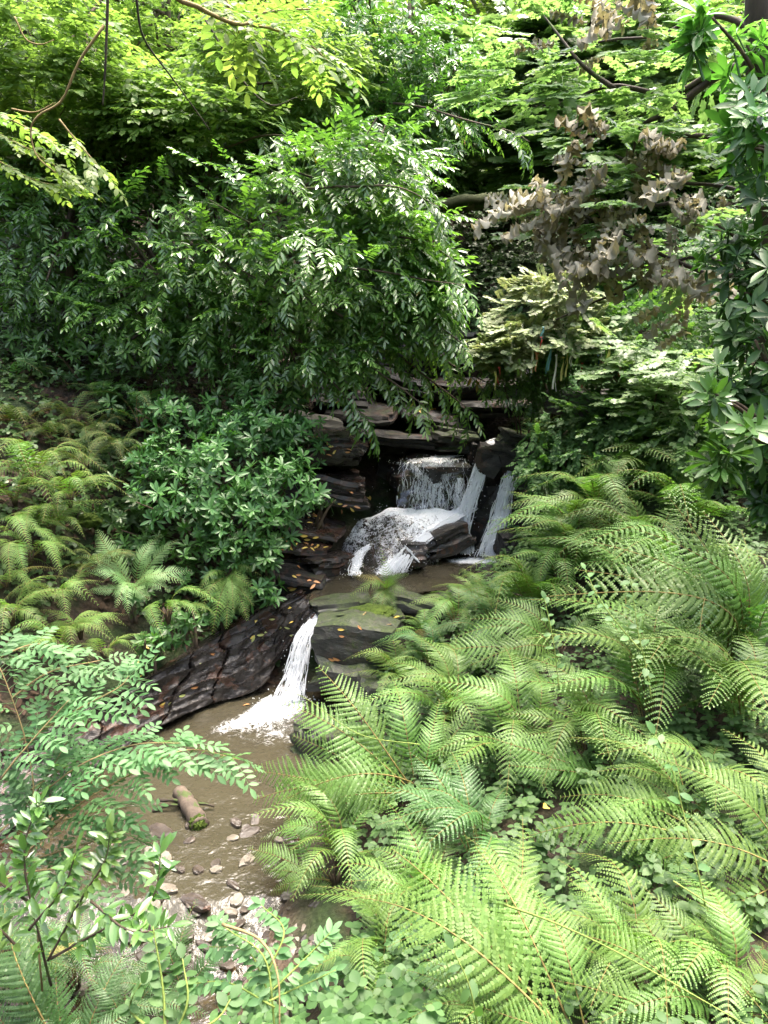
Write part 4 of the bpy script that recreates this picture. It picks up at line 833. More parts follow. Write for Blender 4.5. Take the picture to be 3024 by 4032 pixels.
RBN = [(511, 345, .27, 'white', 'single long white ribbon hanging at the left of the bush'), (499, 370, .2, 'red', 'red ribbon low over the dark rock, left end of the row'), (495, 375, .27, 'yellow', 'yellow ribbon beside the low red one'), (519, 362, .22, 'green', 'pale green ribbon paired with a white one near the ivy'), (524, 363, .22, 'white', 'white ribbon paired with a pale green one near the ivy'),
 (532, 352, .27, 'white', 'white ribbon right next to the orange one'), (536, 355, .24, 'orange', 'orange ribbon between two white ones'), (541, 340, .2, 'red', 'short bright red ribbon higher than its neighbours'), (543, 330, .16, 'teal', 'teal ribbon tied highest among the leaves'), (551, 348, .36, 'teal', 'thin teal ribbon left of the long white bunch'),
 (556, 358, .42, 'white', 'longest white ribbon, reaching down over the grey slab'), (563, 360, .26, 'yellow', 'yellow ribbon in the middle of the row'), (567, 356, .28, 'yellow', 'second yellow ribbon, touching the middle one'), (572, 352, .2, 'white', 'short white ribbon above the yellow pair'), (577, 356, .24, 'green', 'green ribbon right of the yellow pair'),
 (582, 366, .26, 'red', 'faded red ribbon hanging in front of the dark gap'), (584, 370, .25, 'orange', 'pinkish orange ribbon tangled with the faded red one'), (598, 358, .28, 'blue', 'blue ribbon at the right part of the row'), (601, 354, .24, 'white', 'white ribbon just above the blue one'), (606, 352, .28, 'green', 'green ribbon right of the blue one'),
 (609, 350, .2, 'yellow', 'short yellow ribbon near the right end'), (622, 360, .22, 'orange', 'dull orange ribbon near the right end'), (632, 357, .24, 'blue', 'blue ribbon at the far right end beside pale leaves'), (635, 370, .3, 'white', 'white ribbon hanging lowest at the right end'), (638, 362, .2, 'red', 'small red ribbon at the far right end')]
for k, (px, py, ln, c, lb) in enumerate(RBN): ribbon(px, py - 2, 8.95, ln, c, lb, k)
def bush(label, ells, tpls, leaf, size, per, basepx, d, name='bush', cat='bush', stems=5, bk='bark', **kw):
    b = onground(basepx[0], basepx[1], d); root = empty(name, b, label, cat); g = G(); crown(g, ells, tpls, size, per, **kw); g.build('leaves', M[leaf], root, origin=b)
    for k in range(stems):
        e = ells[k % len(ells)]; g = G(); limb(g, b + Vector((rng.normal(0, .1), rng.normal(0, .1), 0)), in_ell(e[0], e[1], 1, .5)[0][0], .018, .006, .1, k, 5); g.build('stem', M[bk], root, origin=b)
bush('pale-leaved sycamore sapling right of the ribbons', [E(640, 375, 8.6, 40, 16, .4), E(665, 400, 8.2, 40, 18, .4), E(625, 350, 9, 34, 14, .4), E(690, 370, 8, 34, 18, .4)], sycamoreT, 'pale', .30, 40, (650, 430), 8.8, 'sycamore_sapling', 'sapling', flat=True, down=.12)
bush('tangled honeysuckle thicket on the slope below the pale sapling', [E(660, 330, 9.6, 60, 40, .7), E(700, 290, 9.8, 60, 45, .7), E(650, 420, 8.6, 55, 28, .5), E(700, 440, 7.8, 50, 30, .5), E(610, 420, 8.8, 40, 20, .4)], hangT, 'cover', .36, 150, (670, 440), 9.2, 'honeysuckle', 'thicket', 8, down=.2)
bush('ivy hanging down the rock between ribbons and falls', [E(530, 385, 9.6, 14, 26, .15), E(548, 370, 9.7, 14, 24, .15), E(505, 375, 9.7, 16, 20, .2)], hangT, 'ivy', .2, 60, (530, 400), 9.8, 'ivy_curtain', 'ivy', 3, down=.9)
bush('leafy bramble mound at the top of the mossy wall', [E(560, 440, 8.9, 34, 20, .35), E(545, 470, 8.7, 26, 20, .3), E(600, 455, 8.4, 34, 20, .35)], hangT, 'cover', .22, 110, (570, 470), 8.9, 'bramble_bush', 'bramble', 5, down=.4)
bush('trailing greenery hanging down the wall beside the rightmost fall', [E(548, 500, 8.5, 18, 26, .25), E(535, 540, 8.3, 16, 22, .2)], hangT, 'ivy', .18, 90, (548, 500), 8.7, 'trailing_plant', 'plant', 3, down=.8)
# ------------------------------------------------------------------ sheets of undergrowth
def scatter(n, fx, fy, keep):
    x = rng.uniform(*fx, n); y = rng.uniform(*fy, n); k = keep(x, y); return x[k], y[k]
def nrm_up(x, y):
    e = .15; nn = np.stack([gz(x - e, y) - gz(x + e, y), gz(x, y - e) - gz(x, y + e), np.full(x.shape, 2 * e)], -1); return unit(nn)
def cover(name, label, x, y, tpls, mat, size, h=(.02, .3), tilt=.25, up=True):
    z = gz(x, y); nn = nrm_up(x, y); n = len(x); hh = rng.uniform(h[0], h[1], n); O = np.stack([x, y, z], -1) + np.array((0, 0, 1.)) * hh[:, None]
    U = unit(nn * .4 + np.array((0, -.15, .75)) + rng.normal(0, tilt, (n, 3))); X = unit(np.cross(U, rng.normal(size=(n, 3))))
    g = G(); cl = np.array([noise.noise(Vector(o) * 1.1) for o in O]) * .6 + .5
    inst(g, tpls, O, X, U, size * rng.uniform(.65, 1.3, n), np.clip(.6 * cl + .4 * rng.random(n), 0, 1), .4)
    return tag(g.build(name, M[mat]), label, 'undergrowth', kind='stuff')
def right_bank(x, y): return (x > -.45 + .15 * np.abs(y - 5.5) + np.where(y > 6.6, (y - 6.6) * .75, 0)) & (x < .62 * y + 1.2) & (chan(x, y)[0] > 1.25)
x, y = scatter(12000, (-.6, 8), (1.2, 10), right_bank); k = rng.random(len(x)) < np.clip(1.35 - y / 9, .3, 1); x, y = x[k], y[k]
cover('bramble_cover', 'low carpet of bramble leaves between the ferns of the right bank', x, y, brambleT, 'cover', .062, (.02, .30))
x, y = scatter(4200, (-.5, 6.5), (1.2, 9.5), right_bank); cover('herb_cover', 'low leafy herbs standing among the ferns of the right bank', x, y, stemT, 'cover', .15, (.0, .16), .12)
x, y = scatter(1500, (-1.6, .5), (1.6, 3.5), lambda x, y: (chan(x, y)[0] > 1.05) & (x < -.2 + .2 * y)); cover('bramble_cover', 'large bramble leaves along the bottom of the near bank', x, y, brambleT, 'cover', .085, (.05, .35))
x, y = scatter(3500, (-1.5, 7), (12, 19), lambda x, y: x > .02 * y); cover('ivy_cover', 'mid-green trailing growth on the slope below the fallen tree', x, y, hangT, 'ivy', .34, (.02, .35), .3)
x, y = scatter(26000, (-9, 14), (10, 30), lambda x, y: (np.abs(x) < .62 * y + 1) & ((x > 1.2) | (y > 12.5)) & ~((x > 1.0) & (x < 3.2) & (y < 11.5)))
cover('ivy_cover', 'dark ivy and low growth covering the far slope', x, y, [OVAL] + brambleT[:3], 'ivy', .13, (.0, .22), .35)
x, y = scatter(3000, (1.6, 8), (8.5, 14), lambda x, y: x > 1.2 + .35 * (y - 8.5)); cover('ivy_cover', 'light green creeping growth on the slope right of the ribbons', x, y, hangT, 'cover', .26, (.02, .35), .3)
x, y = scatter(7500, (-8, -1.2), (6.2, 12.5), lambda x, y: (y > 7.6 - .0 * x) | (x < -3.4)); k = rng.random(len(x)) < .85; cover('creeping_herbs', 'small creeping herbs and moss patches on the shaded left bank', x[k], y[k], brambleT, 'ivy', .095, (.0, .2), .3)
x, y = scatter(9000, (-8, .2), (6.0, 13), lambda x, y: (x < -1.0 - .0 * y) & ((y > 7.5) | (x < -3.2))); cover('leaf_litter', 'dead brown leaves littering the shaded left bank', x, y, [leafT(.35, .1, .15, 2), leafT(.45, -.08, .2, 2)], 'litter', .10, (.005, .035), .3)
x, y = scatter(12000, (-4, 3), (2.0, 5.4), lambda x, y: (chan(x, y)[0] > .2) & (chan(x, y)[0] < 1.7) & ((y < 4.2) | (x < -1.6)))
def gravel(x, y):
    n = len(x); O = np.stack([x, y, gz(x, y) + .004], -1); T = []
    for s in range(6):
        rr = np.random.default_rng(s); bm = bmesh.new(); bmesh.ops.create_icosphere(bm, subdivisions=1, radius=1); V = np.array([v.co for v in bm.verts]); F = np.array([[v.index for v in f.verts] for f in bm.faces]); bm.free()
        V = V * (1 + rr.normal(0, .18, (len(V), 1))) * np.array((1, rr.uniform(.6, .9), rr.uniform(.22, .5))); T.append((V, F, np.full(len(V), .5)))
    a = rng.random(n) * 6.28; g = G(); inst(g, T, O, np.stack([np.cos(a), np.sin(a), rng.normal(0, .15, n)], -1), np.array((0, 0, 1.)) + rng.normal(0, .2, (n, 3)), rng.uniform(.3, 1, n) ** 2.2 * .055 + .006, None, 0)
    return tag(g.build('gravel', M['gravel'], smooth=False), 'wet brown and grey gravel along the shallow stream', 'gravel', kind='stuff')
nn = N('stream_gravel'); r_ = nn.attr('rnd'); M['gravel'] = nn.done(nn.bsdf(nn.ramp(r_, [(0, (.02, .017, .015)), (.4, (.055, .042, .032)), (.8, (.11, .085, .065)), (1, (.24, .2, .16))]), .35, .5, nn.bump(nn.noise(40, 4), .4, .01)))
gravel(x, y)
# ------------------------------------------------------------------ ferns
def lift(px, py, h):
    """point seen at a pixel that lies h metres above the soil"""
    r = ray(px, py).normalized(); t = np.arange(1.2, 20, .04); x, y, z = r.x * t, r.y * t, EYE.z + r.z * t
    k = np.argmax(z < gz(x, y) + h); return EYE + r * float(t[k])
def fern(base, label, n=9, L=1.0, az=180, spread=360, elev=(12, 38), kind='male', mat='fern', tips=(), group=None, sz=.18, sag=0.0):
    base = Vector(base); root = empty('fern', base, label, 'fern', group)
    for k, tp in enumerate(tips):
        tip = Vector(tp); var = rng.integers(1, 7); put_frond(root, base, tip, kind, int(var), mat, up=(0, -.62, .78), roll=rng.normal(0, .12))
    for k in range(n):
        a = R(az + spread * ((k + .5) / n - .5) + rng.normal(0, 9)); e = R(rng.uniform(*elev)); l = L * rng.uniform(.78, 1.12)
        d = Vector((math.cos(a) * math.cos(e), math.sin(a) * math.cos(e), math.sin(e) - sag)) * l
        var = int(rng.integers(2, 8)) if e > R(5) else int(rng.integers(4, 8))
        put_frond(root, base, base + d, kind, var, mat, roll=rng.normal(0, .18))
    g = G()
    for j in range(7):
        a = j * .9; V, F = tube_arr([base + Vector((0, 0, -.08)), base + Vector((.03 * math.cos(a), .03 * math.sin(a), .02)), base + Vector((.05 * math.cos(a), .05 * math.sin(a), .09))], (.018, .006), 4); g.add(V, F)
    g.build('rootstock', M['bark'], root, origin=base)
    return root
# the shuttlecock fern and its neighbours on the left bank
b = P(135, 590, 7.6); fern(b, 'shuttlecock fern, a full green funnel of fronds standing above the wet slab', 0, 1, mat='fern_lit', tips=[P(78, 557, 7.6), P(98, 530, 7.9), P(160, 534, 7.95), P(178, 540, 7.9), P(191, 569, 7.6), P(184, 580, 7.4), P(118, 607, 7.05), P(150, 598, 7.1), P(88, 572, 7.3), P(90, 590, 7.3), P(170, 590, 7.3), P(130, 612, 7.05)])
b = P(228, 575, 7.75); fern(b, 'yellowish fern hanging in a skirt over the top end of the wet slab', 0, 1, kind='lady', mat='fern_yellow', tips=[P(203, 620, 7.25), P(225, 628, 7.2), P(246, 620, 7.25), P(198, 596, 7.3), P(262, 575, 7.6), P(260, 590, 7.4), P(235, 612, 7.2), P(214, 634, 7.2), P(252, 606, 7.3)])
for px, py, d, n, L, az, sp, kd, mt, lb in [
 (35, 478, 7.9, 11, .72, 300, 260, 'lady', 'fern_yellow', 'yellow-green fern cluster topmost of the sunlit ones on the left bank'),
 (70, 500, 7.7, 8, .55, 330, 200, 'lady', 'fern_yellow', 'yellow-green fern drooping over the mossy hollow'),
 (18, 540, 7.4, 9, .62, 330, 230, 'male', 'fern_yellow', 'feathery yellow-green fern beside the white pebble on the bank'),
 (80, 632, 6.9, 9, .50, 290, 240, 'lady', 'fern_yellow', 'low yellow fern directly under the shuttlecock fern'),
 (60, 598, 7.0, 8, .5, 290, 260, 'lady', 'fern_yellow', 'browning fern with tan-tipped fronds left of the low yellow fern'),
 (12, 618, 6.6, 9, .62, 320, 240, 'lady', 'fern_yellow', 'large yellow fern cut by the left border above the ash leaves'),
 (62, 648, 6.5, 8, .55, 300, 240, 'lady', 'fern_yellow', 'bright yellow fern just above the ash sapling leaves'),
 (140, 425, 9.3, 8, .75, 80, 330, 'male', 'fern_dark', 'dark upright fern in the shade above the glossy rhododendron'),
 (95, 435, 9.0, 7, .5, 280, 260, 'lady', 'fern_shade', 'small dull fern on the bare leaf litter'),
 (50, 440, 9.0, 9, .55, 280, 280, 'lady', 'fern_shade', 'dull olive fern on the upper left bank'),
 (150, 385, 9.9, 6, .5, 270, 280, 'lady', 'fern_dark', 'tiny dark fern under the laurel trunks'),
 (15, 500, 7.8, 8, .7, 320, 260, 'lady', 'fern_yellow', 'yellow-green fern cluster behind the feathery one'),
 (85, 468, 8.4, 8, .6, 290, 300, 'lady', 'fern_shade', 'soft fern above the mossy hollow'),
 (18, 435, 9.0, 9, .62, 290, 300, 'lady', 'fern_shade', 'shaded olive fern at the left border, highest of the dull ones'),
 (72, 420, 9.3, 8, .5, 280, 280, 'lady', 'fern_shade', 'shaded olive fern beside the bare patch of leaf litter'),
 (120, 455, 8.8, 8, .55, 290, 280, 'male', 'fern_shade', 'shaded fern pressed against the dark rhododendron'),
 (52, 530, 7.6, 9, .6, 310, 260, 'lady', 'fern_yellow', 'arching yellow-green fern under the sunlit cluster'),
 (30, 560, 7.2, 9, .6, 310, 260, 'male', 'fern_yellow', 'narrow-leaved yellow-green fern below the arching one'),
 (100, 570, 7.5, 7, .5, 290, 260, 'lady', 'fern_shade', 'olive fern left behind the shuttlecock fern'),
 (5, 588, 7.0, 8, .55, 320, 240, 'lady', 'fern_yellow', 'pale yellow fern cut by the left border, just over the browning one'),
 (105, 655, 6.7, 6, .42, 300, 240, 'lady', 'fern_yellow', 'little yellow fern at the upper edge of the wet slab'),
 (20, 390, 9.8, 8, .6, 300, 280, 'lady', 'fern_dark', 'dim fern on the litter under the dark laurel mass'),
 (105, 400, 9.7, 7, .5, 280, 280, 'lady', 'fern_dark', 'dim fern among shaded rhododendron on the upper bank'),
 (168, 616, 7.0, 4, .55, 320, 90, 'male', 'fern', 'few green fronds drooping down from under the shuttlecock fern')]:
    fern(P(px, py, d), lb, n + 1, L * 1.05, az, sp, (-6, 28), kd, mt)
# extra growth at the near left
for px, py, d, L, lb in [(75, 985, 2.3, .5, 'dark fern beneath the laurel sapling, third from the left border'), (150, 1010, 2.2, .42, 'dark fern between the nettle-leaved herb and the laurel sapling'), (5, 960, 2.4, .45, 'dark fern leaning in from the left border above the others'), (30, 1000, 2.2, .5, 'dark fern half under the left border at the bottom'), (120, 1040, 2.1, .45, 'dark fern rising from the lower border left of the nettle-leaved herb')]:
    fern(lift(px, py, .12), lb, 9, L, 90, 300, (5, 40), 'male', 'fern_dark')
fern(lift(455, 625, .12), 'fern at the right end of the middle pool, tips over the flat black rock', 9, .62, 180, 260, (5, 35), 'male', 'fern')
fern(lift(425, 640, .10), 'small bright fern just below the middle pool', 8, .5, 180, 260, (5, 35), 'lady', 'fern')
fern(lift(480, 605, .12), 'fern between the flat black rock and the foot of the rightmost fall', 8, .55, 190, 240, (5, 35), 'male', 'fern')
# mid-stream fern
b = P(385, 590, 7.9); fern(b, 'light green fern standing in mid stream in front of the white channel', 0, 1, kind='lady', mat='fern', tips=[P(381, 548, 7.8), P(354, 577, 7.6), P(408, 574, 7.7), P(370, 612, 7.4), P(395, 618, 7.5), P(352, 596, 7.5), P(415, 597, 7.6), P(378, 625, 7.4)])
# heroes of the right bank
b = lift(731, 662, .10); q = b.y
fern(b, 'tallest fern of the right bank with long arching ladder-like fronds', 0, 1, mat='fern', tips=[P(664, 500, q + .05), P(624, 528, q), P(592, 545, q), P(545, 596, q), P(700, 512, q + .3), P(740, 530, q + .4), P(575, 575, q + .1), P(768, 600, q - .1)])
b = lift(560, 655, .08); q = b.y
fern(b, 'broad fern whose fronds sweep left below the tallest fern', 0, 1, mat='fern', tips=[P(470, 622, q), P(455, 640, q - .05), P(490, 600, q + .2), P(430, 655, q - .1), P(520, 680, q - .5), P(600, 610, q + .3), P(470, 668, q - .35)])
b = lift(419, 790, .06); q = b.y
fern(b, 'fern leaning out over the lower pool with seven long fronds', 0, 1, mat='fern', tips=[P(317, 668, q + .55), P(282, 708, q + .35), P(254, 776, q + .2), P(254, 802, q + .05), P(272, 806, q - .1), P(290, 818, q - .2), P(292, 740, q + .3), P(390, 680, q + .6), P(440, 700, q + .4), P(480, 700, q + .3)])
b = lift(610, 775, .06); q = b.y
fern(b, 'green fern lying over brambles above the yellow leaf', 0, 1, mat='fern', tips=[P(487, 735, q + .1), P(508, 764, q - .05), P(560, 700, q + .3), P(640, 712, q + .2), P(590, 800, q - .35), P(690, 740, q)])
b = lift(706, 836, .06); q = b.y
fern(b, 'big yellow-green fern in the lower right whose frond arches over the yellow leaf', 0, 1, mat='fern_yellow', tips=[P(530, 842, q + .1), P(560, 800, q + .3), P(620, 775, q + .4), P(610, 880, q - .15), P(690, 770, q + .3)])
b = lift(790, 868, .1); q = b.y
fern(b, 'fern entering from the right border with downward hanging ladder leaflets', 0, 1, mat='fern_yellow', tips=[P(609, 850, q + .1), P(655, 760, q + .4), P(720, 730, q + .5), P(640, 930, q - .15)])
b = lift(590, 1050, .05); q = b.y
fern(b, 'big pale fern at the bottom with yellow stalks spreading up and left', 0, 1, mat='fern_yellow', tips=[P(386, 855, q + .75), P(355, 905, q + .55), P(420, 960, q + .3), P(470, 850, q + .8), P(530, 890, q + .6), P(460, 1000, q + .1)])
b = lift(705, 1030, .05); q = b.y
fern(b, 'pale fern filling the bottom right corner beside the long grass stem', 0, 1, kind='male', mat='fern_yellow', tips=[P(560, 930, q + .4), P(545, 985, q + .15), P(620, 900, q + .6), P(690, 900, q + .6), P(600, 1020, q), P(760, 940, q + .3)])
b = lift(335, 880, .05); q = b.y
fern(b, 'fern at the stream edge with small fronds dipping to the gravel', 0, 1, mat='fern', tips=[P(247, 850, q + .25), P(285, 812, q + .5), P(262, 872, q + .05), P(300, 900, q - .1), P(270, 895, q - .05)])
RF = [
 (545, 430, .5, 9, .5, 'lady', 'fern_yellow', 'sunlit fern crowning the wall right of the highest trickle'), (590, 445, .45, 8, .5, 'male', 'fern_yellow', 'pale fern among dead bracken on the wall top'), (535, 462, .4, 7, .4, 'lady', 'fern_yellow', 'fern drooping against the rightmost waterfall'),
 (585, 405, .5, 5, .4, 'male', 'fern', 'thin fern in front of the weathered grey slab'), (600, 500, .3, 8, .7, 'male', 'fern', 'fern pointing at the mossy wall from the right'), (575, 530, .25, 8, .7, 'male', 'fern', 'upper fern beside the trailing wall greenery'),
 (560, 555, .2, 8, .65, 'male', 'fern', 'second fern beside the trailing wall greenery, a little lower'), (535, 590, .15, 9, .7, 'lady', 'fern', 'feathery fern next to the black foot rock of the falls'), (500, 612, .1, 8, .6, 'male', 'fern_dark', 'dark fern in the gap below the foot of the falls'),
 (640, 470, .3, 8, .7, 'male', 'fern', 'fern half lost in the honeysuckle thicket'), (690, 500, .3, 8, .7, 'lady', 'fern', 'fern behind the tip of the tallest fern'), (630, 540, .2, 8, .7, 'lady', 'fern', 'soft fern left of the tallest fern'),
 (660, 575, .15, 8, .8, 'male', 'fern', 'fern crossing the stalks of the tallest fern'), (430, 640, .1, 7, .5, 'male', 'fern_dark', 'dark small fern near the white water glimpse'), (450, 690, .1, 8, .7, 'male', 'fern', 'fern between the mossy rock face and the broad fern'),
 (400, 660, .1, 6, .5, 'lady', 'fern_yellow', 'mossy yellow fern on top of the lower rock face'), (520, 720, .1, 8, .7, 'male', 'fern', 'fern amid the bramble patch at the middle of the bank'), (650, 690, .1, 8, .8, 'male', 'fern', 'fern at the foot of the tallest fern'),
 (745, 700, .1, 8, .7, 'male', 'fern', 'silvery fern at the right border below the tallest fern'), (760, 640, .15, 7, .7, 'lady', 'fern_dark', 'shaded fern under the hanging rhododendron'), (340, 830, .08, 7, .6, 'male', 'fern', 'fern tucked under the pool-side fronds'),
 (480, 830, .08, 7, .6, 'male', 'fern_dark', 'dark fern among bramble leaves left of the yellow leaf'), (430, 880, .06, 8, .55, 'lady', 'fern', 'soft fern in the low bramble near the bottom middle'), (520, 920, .06, 8, .55, 'lady', 'fern_yellow', 'lacy yellow fern crossed by two stalks'),
 (640, 950, .06, 8, .5, 'lady', 'fern_yellow', 'lacy yellow fern left of the bottom corner fern'), (730, 960, .06, 7, .5, 'male', 'fern', 'green fern right under the border fern'), (380, 940, .05, 7, .45, 'male', 'fern', 'small fern over the bramble at the bottom middle'),
 (500, 1005, .05, 7, .4, 'lady', 'fern_yellow', 'lacy yellow fern touching the lower border'), (590, 720, .1, 7, .7, 'male', 'fern', 'fern under the fronds that lie over brambles'), (700, 780, .08, 7, .6, 'male', 'fern_yellow', 'yellow-green fern right of the lying fronds')]
for px, py, h, n, L, kd, mt, lb in RF:
    p = lift(px, py + 12, .22); p.z = g1(p.x, p.y) + .03
    fern(p, lb, n + 3, L * (1.5 if px > 540 and py < 720 else 1.25), 185, 250, (10, 44), kd, mt)
b = lift(75, 1075, .15); q = b.y
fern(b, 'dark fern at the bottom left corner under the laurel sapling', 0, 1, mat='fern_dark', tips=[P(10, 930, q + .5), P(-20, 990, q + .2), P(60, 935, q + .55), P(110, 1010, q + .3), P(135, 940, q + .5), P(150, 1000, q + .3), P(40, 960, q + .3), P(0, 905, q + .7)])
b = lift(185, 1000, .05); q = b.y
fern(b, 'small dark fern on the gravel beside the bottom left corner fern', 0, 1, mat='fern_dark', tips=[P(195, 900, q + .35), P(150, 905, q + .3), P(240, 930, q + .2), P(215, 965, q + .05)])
# ------------------------------------------------------------------ foreground saplings
def leafy(label, cat, name, base, boughs, tpls, mat, size, per, stem='twig', r=.008, hang=-.15, side=.8, stemw=1.0, leafname='leaves', jit=.15):
    base = Vector(base); root = empty(name, base, label, cat)
    for bi, pts in enumerate(boughs):
        path = wob(spline([P(*p) for p in pts], 20), .015, bi * 3.3, 3); L = sum((a - b).length for a, b in zip(path, path[1:]))
        g = G(); V, F = tube_arr(path, (r * stemw, r * .35), 6); g.add(V, F); g.build('stem', M[stem], root, origin=base)
        n = max(3, int(per * L)); O, X = [], []
        for i in range(n):
            t = .12 + .88 * (i + .5 * rng.random()) / n; k = min(18, int(t * 19)); p = path[k].lerp(path[k + 1], t * 19 - k); tan = np.array((path[k + 1] - path[k]).normalized())
            sd = np.cross(tan, (0, 0, 1)); sd = sd / (np.linalg.norm(sd) + 1e-6) * (1 if i % 2 else -1)
            O.append(p); X.append(tan * .55 + sd * side + np.array((0, 0, hang)) + rng.normal(0, jit, 3))
        O.append(path[-1]); X.append(path[-1] - path[-3])
        g = G(); inst(g, tpls, O, X, np.array((0, -.25, 1.)) + rng.normal(0, .2, (len(O), 3)), size * rng.uniform(.75, 1.15, len(O))); g.build(leafname, M[mat], root, origin=base)
    return root
ab = lift(40, 1000, 0.0)
leafy('ash sapling at the left with layered sprays of paired leaflets over the stream', 'sapling', 'ash_sapling', ab, [
 [(42, 990, 2.9), (28, 840, 3.0), (34, 780, 3.1), (10, 690, 3.2), (-10, 650, 3.3)],
 [(30, 850, 3.0), (80, 805, 3.1), (140, 768, 3.2), (190, 750, 3.3), (240, 760, 3.4)], [(34, 800, 3.05), (80, 765, 3.1), (130, 745, 3.25), (180, 742, 3.3)], [(30, 790, 3.1), (75, 762, 3.2), (110, 745, 3.3)],
 [(20, 740, 3.15), (70, 712, 3.25), (115, 690, 3.35), (128, 676, 3.4)], [(12, 700, 3.2), (50, 672, 3.3), (100, 660, 3.4)], [(34, 860, 3.0), (80, 845, 3.05), (115, 838, 3.1), (140, 848, 3.1)], [(50, 825, 3.0), (90, 812, 3.1), (130, 806, 3.2)],
 [(0, 830, 3.0), (30, 800, 3.1), (70, 740, 3.2)], [(0, 780, 3.0), (40, 735, 3.1), (70, 700, 3.2)], [(0, 880, 2.9), (60, 870, 2.95), (110, 880, 3.0)], [(-5, 660, 3.3), (30, 645, 3.4), (70, 650, 3.5)]], ashT, 'ash', .175, 36, r=.005)
leafy('glossy dark laurel sapling with an old bent stem at the bottom left', 'sapling', 'laurel_sapling', lift(50, 1000, 0), [
 [(50, 985, 2.5), (30, 900, 2.5), (25, 840, 2.55), (40, 800, 2.6)], [(48, 960, 2.45), (80, 900, 2.5), (105, 860, 2.55), (110, 830, 2.6)], [(50, 960, 2.45), (100, 930, 2.5), (150, 900, 2.5), (160, 850, 2.6)], [(30, 900, 2.5), (0, 880, 2.5), (-20, 860, 2.5)], [(90, 900, 2.45), (130, 930, 2.4), (170, 925, 2.4)], [(30, 930, 2.4), (60, 890, 2.4), (75, 850, 2.45)], [(20, 950, 2.4), (0, 930, 2.4), (-20, 920, 2.4)]],
 [(LAUREL[0], LAUREL[1], LAUREL[2])], 'laurel', .085, 100, 'bark', .006, -.1, .9, jit=.6)
leafy('pale green spindle shrub with drooping oval leaves at the bottom middle', 'shrub', 'spindle_shrub', lift(290, 1030, 0), [
 [(275, 1030, 2.0), (268, 960, 2.1), (230, 930, 2.2), (215, 920, 2.25)], [(272, 1000, 2.05), (250, 950, 2.15), (210, 945, 2.2)], [(270, 970, 2.1), (285, 930, 2.2), (260, 905, 2.3)], [(272, 990, 2.05), (310, 950, 2.15), (330, 930, 2.2)], [(270, 1000, 2.0), (300, 985, 2.1), (335, 970, 2.1)], [(275, 1010, 2.0), (230, 985, 2.1), (190, 985, 2.15)]],
 [leafT(.42, .05, .15, 3)], 'ash', .055, 110, 'stem_green', .004, -.3, jit=.4)
leafy('light green nettle-leaved herb standing at the bottom left of the middle', 'herb', 'leafy_herb', lift(165, 1040, 0), [
 [(165, 1040, 1.95), (160, 985, 2.05), (152, 925, 2.15)], [(170, 1045, 1.95), (190, 1000, 2.0), (185, 955, 2.1)], [(160, 1040, 1.9), (130, 1010, 2.0), (140, 985, 2.0)], [(170, 1045, 1.9), (215, 1020, 1.95), (230, 1000, 2.0)]], [leafT(.6, .05, .18, 3), leafT(.66, .03, .2, 3)], 'cover', .055, 60, 'stem_green', .006, -.2, jit=.35)
for px, py, lb, bs in [(655, 690, 'tall thin herb with paired round leaves before the broad fern', [[(652, 700, 3.6), (640, 640, 3.7), (630, 575, 3.85)], [(640, 650, 3.65), (600, 600, 3.8), (585, 570, 3.9)]]), (705, 900, 'tall dark-stemmed herb at the right with big round leaves', [[(705, 905, 2.5), (690, 840, 2.6), (672, 770, 2.75), (655, 735, 2.8)]]), (480, 1030, 'dark-stemmed herb with round leaves rising at the bottom', [[(478, 1035, 2.0), (470, 985, 2.05), (455, 950, 2.1)]]), (560, 660, 'slim herb between the broad fern and the tallest fern', [[(560, 690, 4.1), (552, 640, 4.2), (545, 600, 4.3)]])]:
    leafy(lb, 'herb', 'round_leaved_herb', P(px, py, bs[0][0][2]), bs, [leafT(.62, .08, .16, 3), leafT(.55, .02, .22, 3)], 'cover', .06, 22, 'stem_green', .004, -.15, 1.0, jit=.45)
def stemthing(name, label, cat, pts, r, mat):
    W = [P(*p) for p in pts]; g = G(); V, F = tube_arr(wob(spline(W, 24), .012, r * 900, 2), (r, r * .4), 6); g.add(V, F); return tag(g.build(name, M[mat], origin=tuple(W[0])), label, cat)
stemthing('grass_stem', 'long straw-green grass stem slanting down to the bottom right corner', 'grass stem', [(505, 905, 2.3), (560, 925, 2.1), (640, 965, 1.9), (770, 1040, 1.7)], .004, 'stem_green')
stemthing('grass_stem', 'short pale grass stem beside the right-hand herb', 'grass stem', [(672, 880, 2.3), (720, 910, 2.2), (775, 945, 2.1)], .003, 'stem_green')
stemthing('bramble_runner', 'thin yellow bramble runner looping over the pool-side fern', 'stem', [(420, 745, 4.4), (360, 735, 4.6), (310, 700, 4.9), (285, 690, 5.0)], .004, 'stem_green')
stemthing('bramble_runner', 'brown-tipped bramble runner lying under the bottom middle shrub', 'stem', [(225, 925, 2.2), (262, 940, 2.1), (280, 975, 2.0), (282, 1040, 1.9)], .006, 'twig')
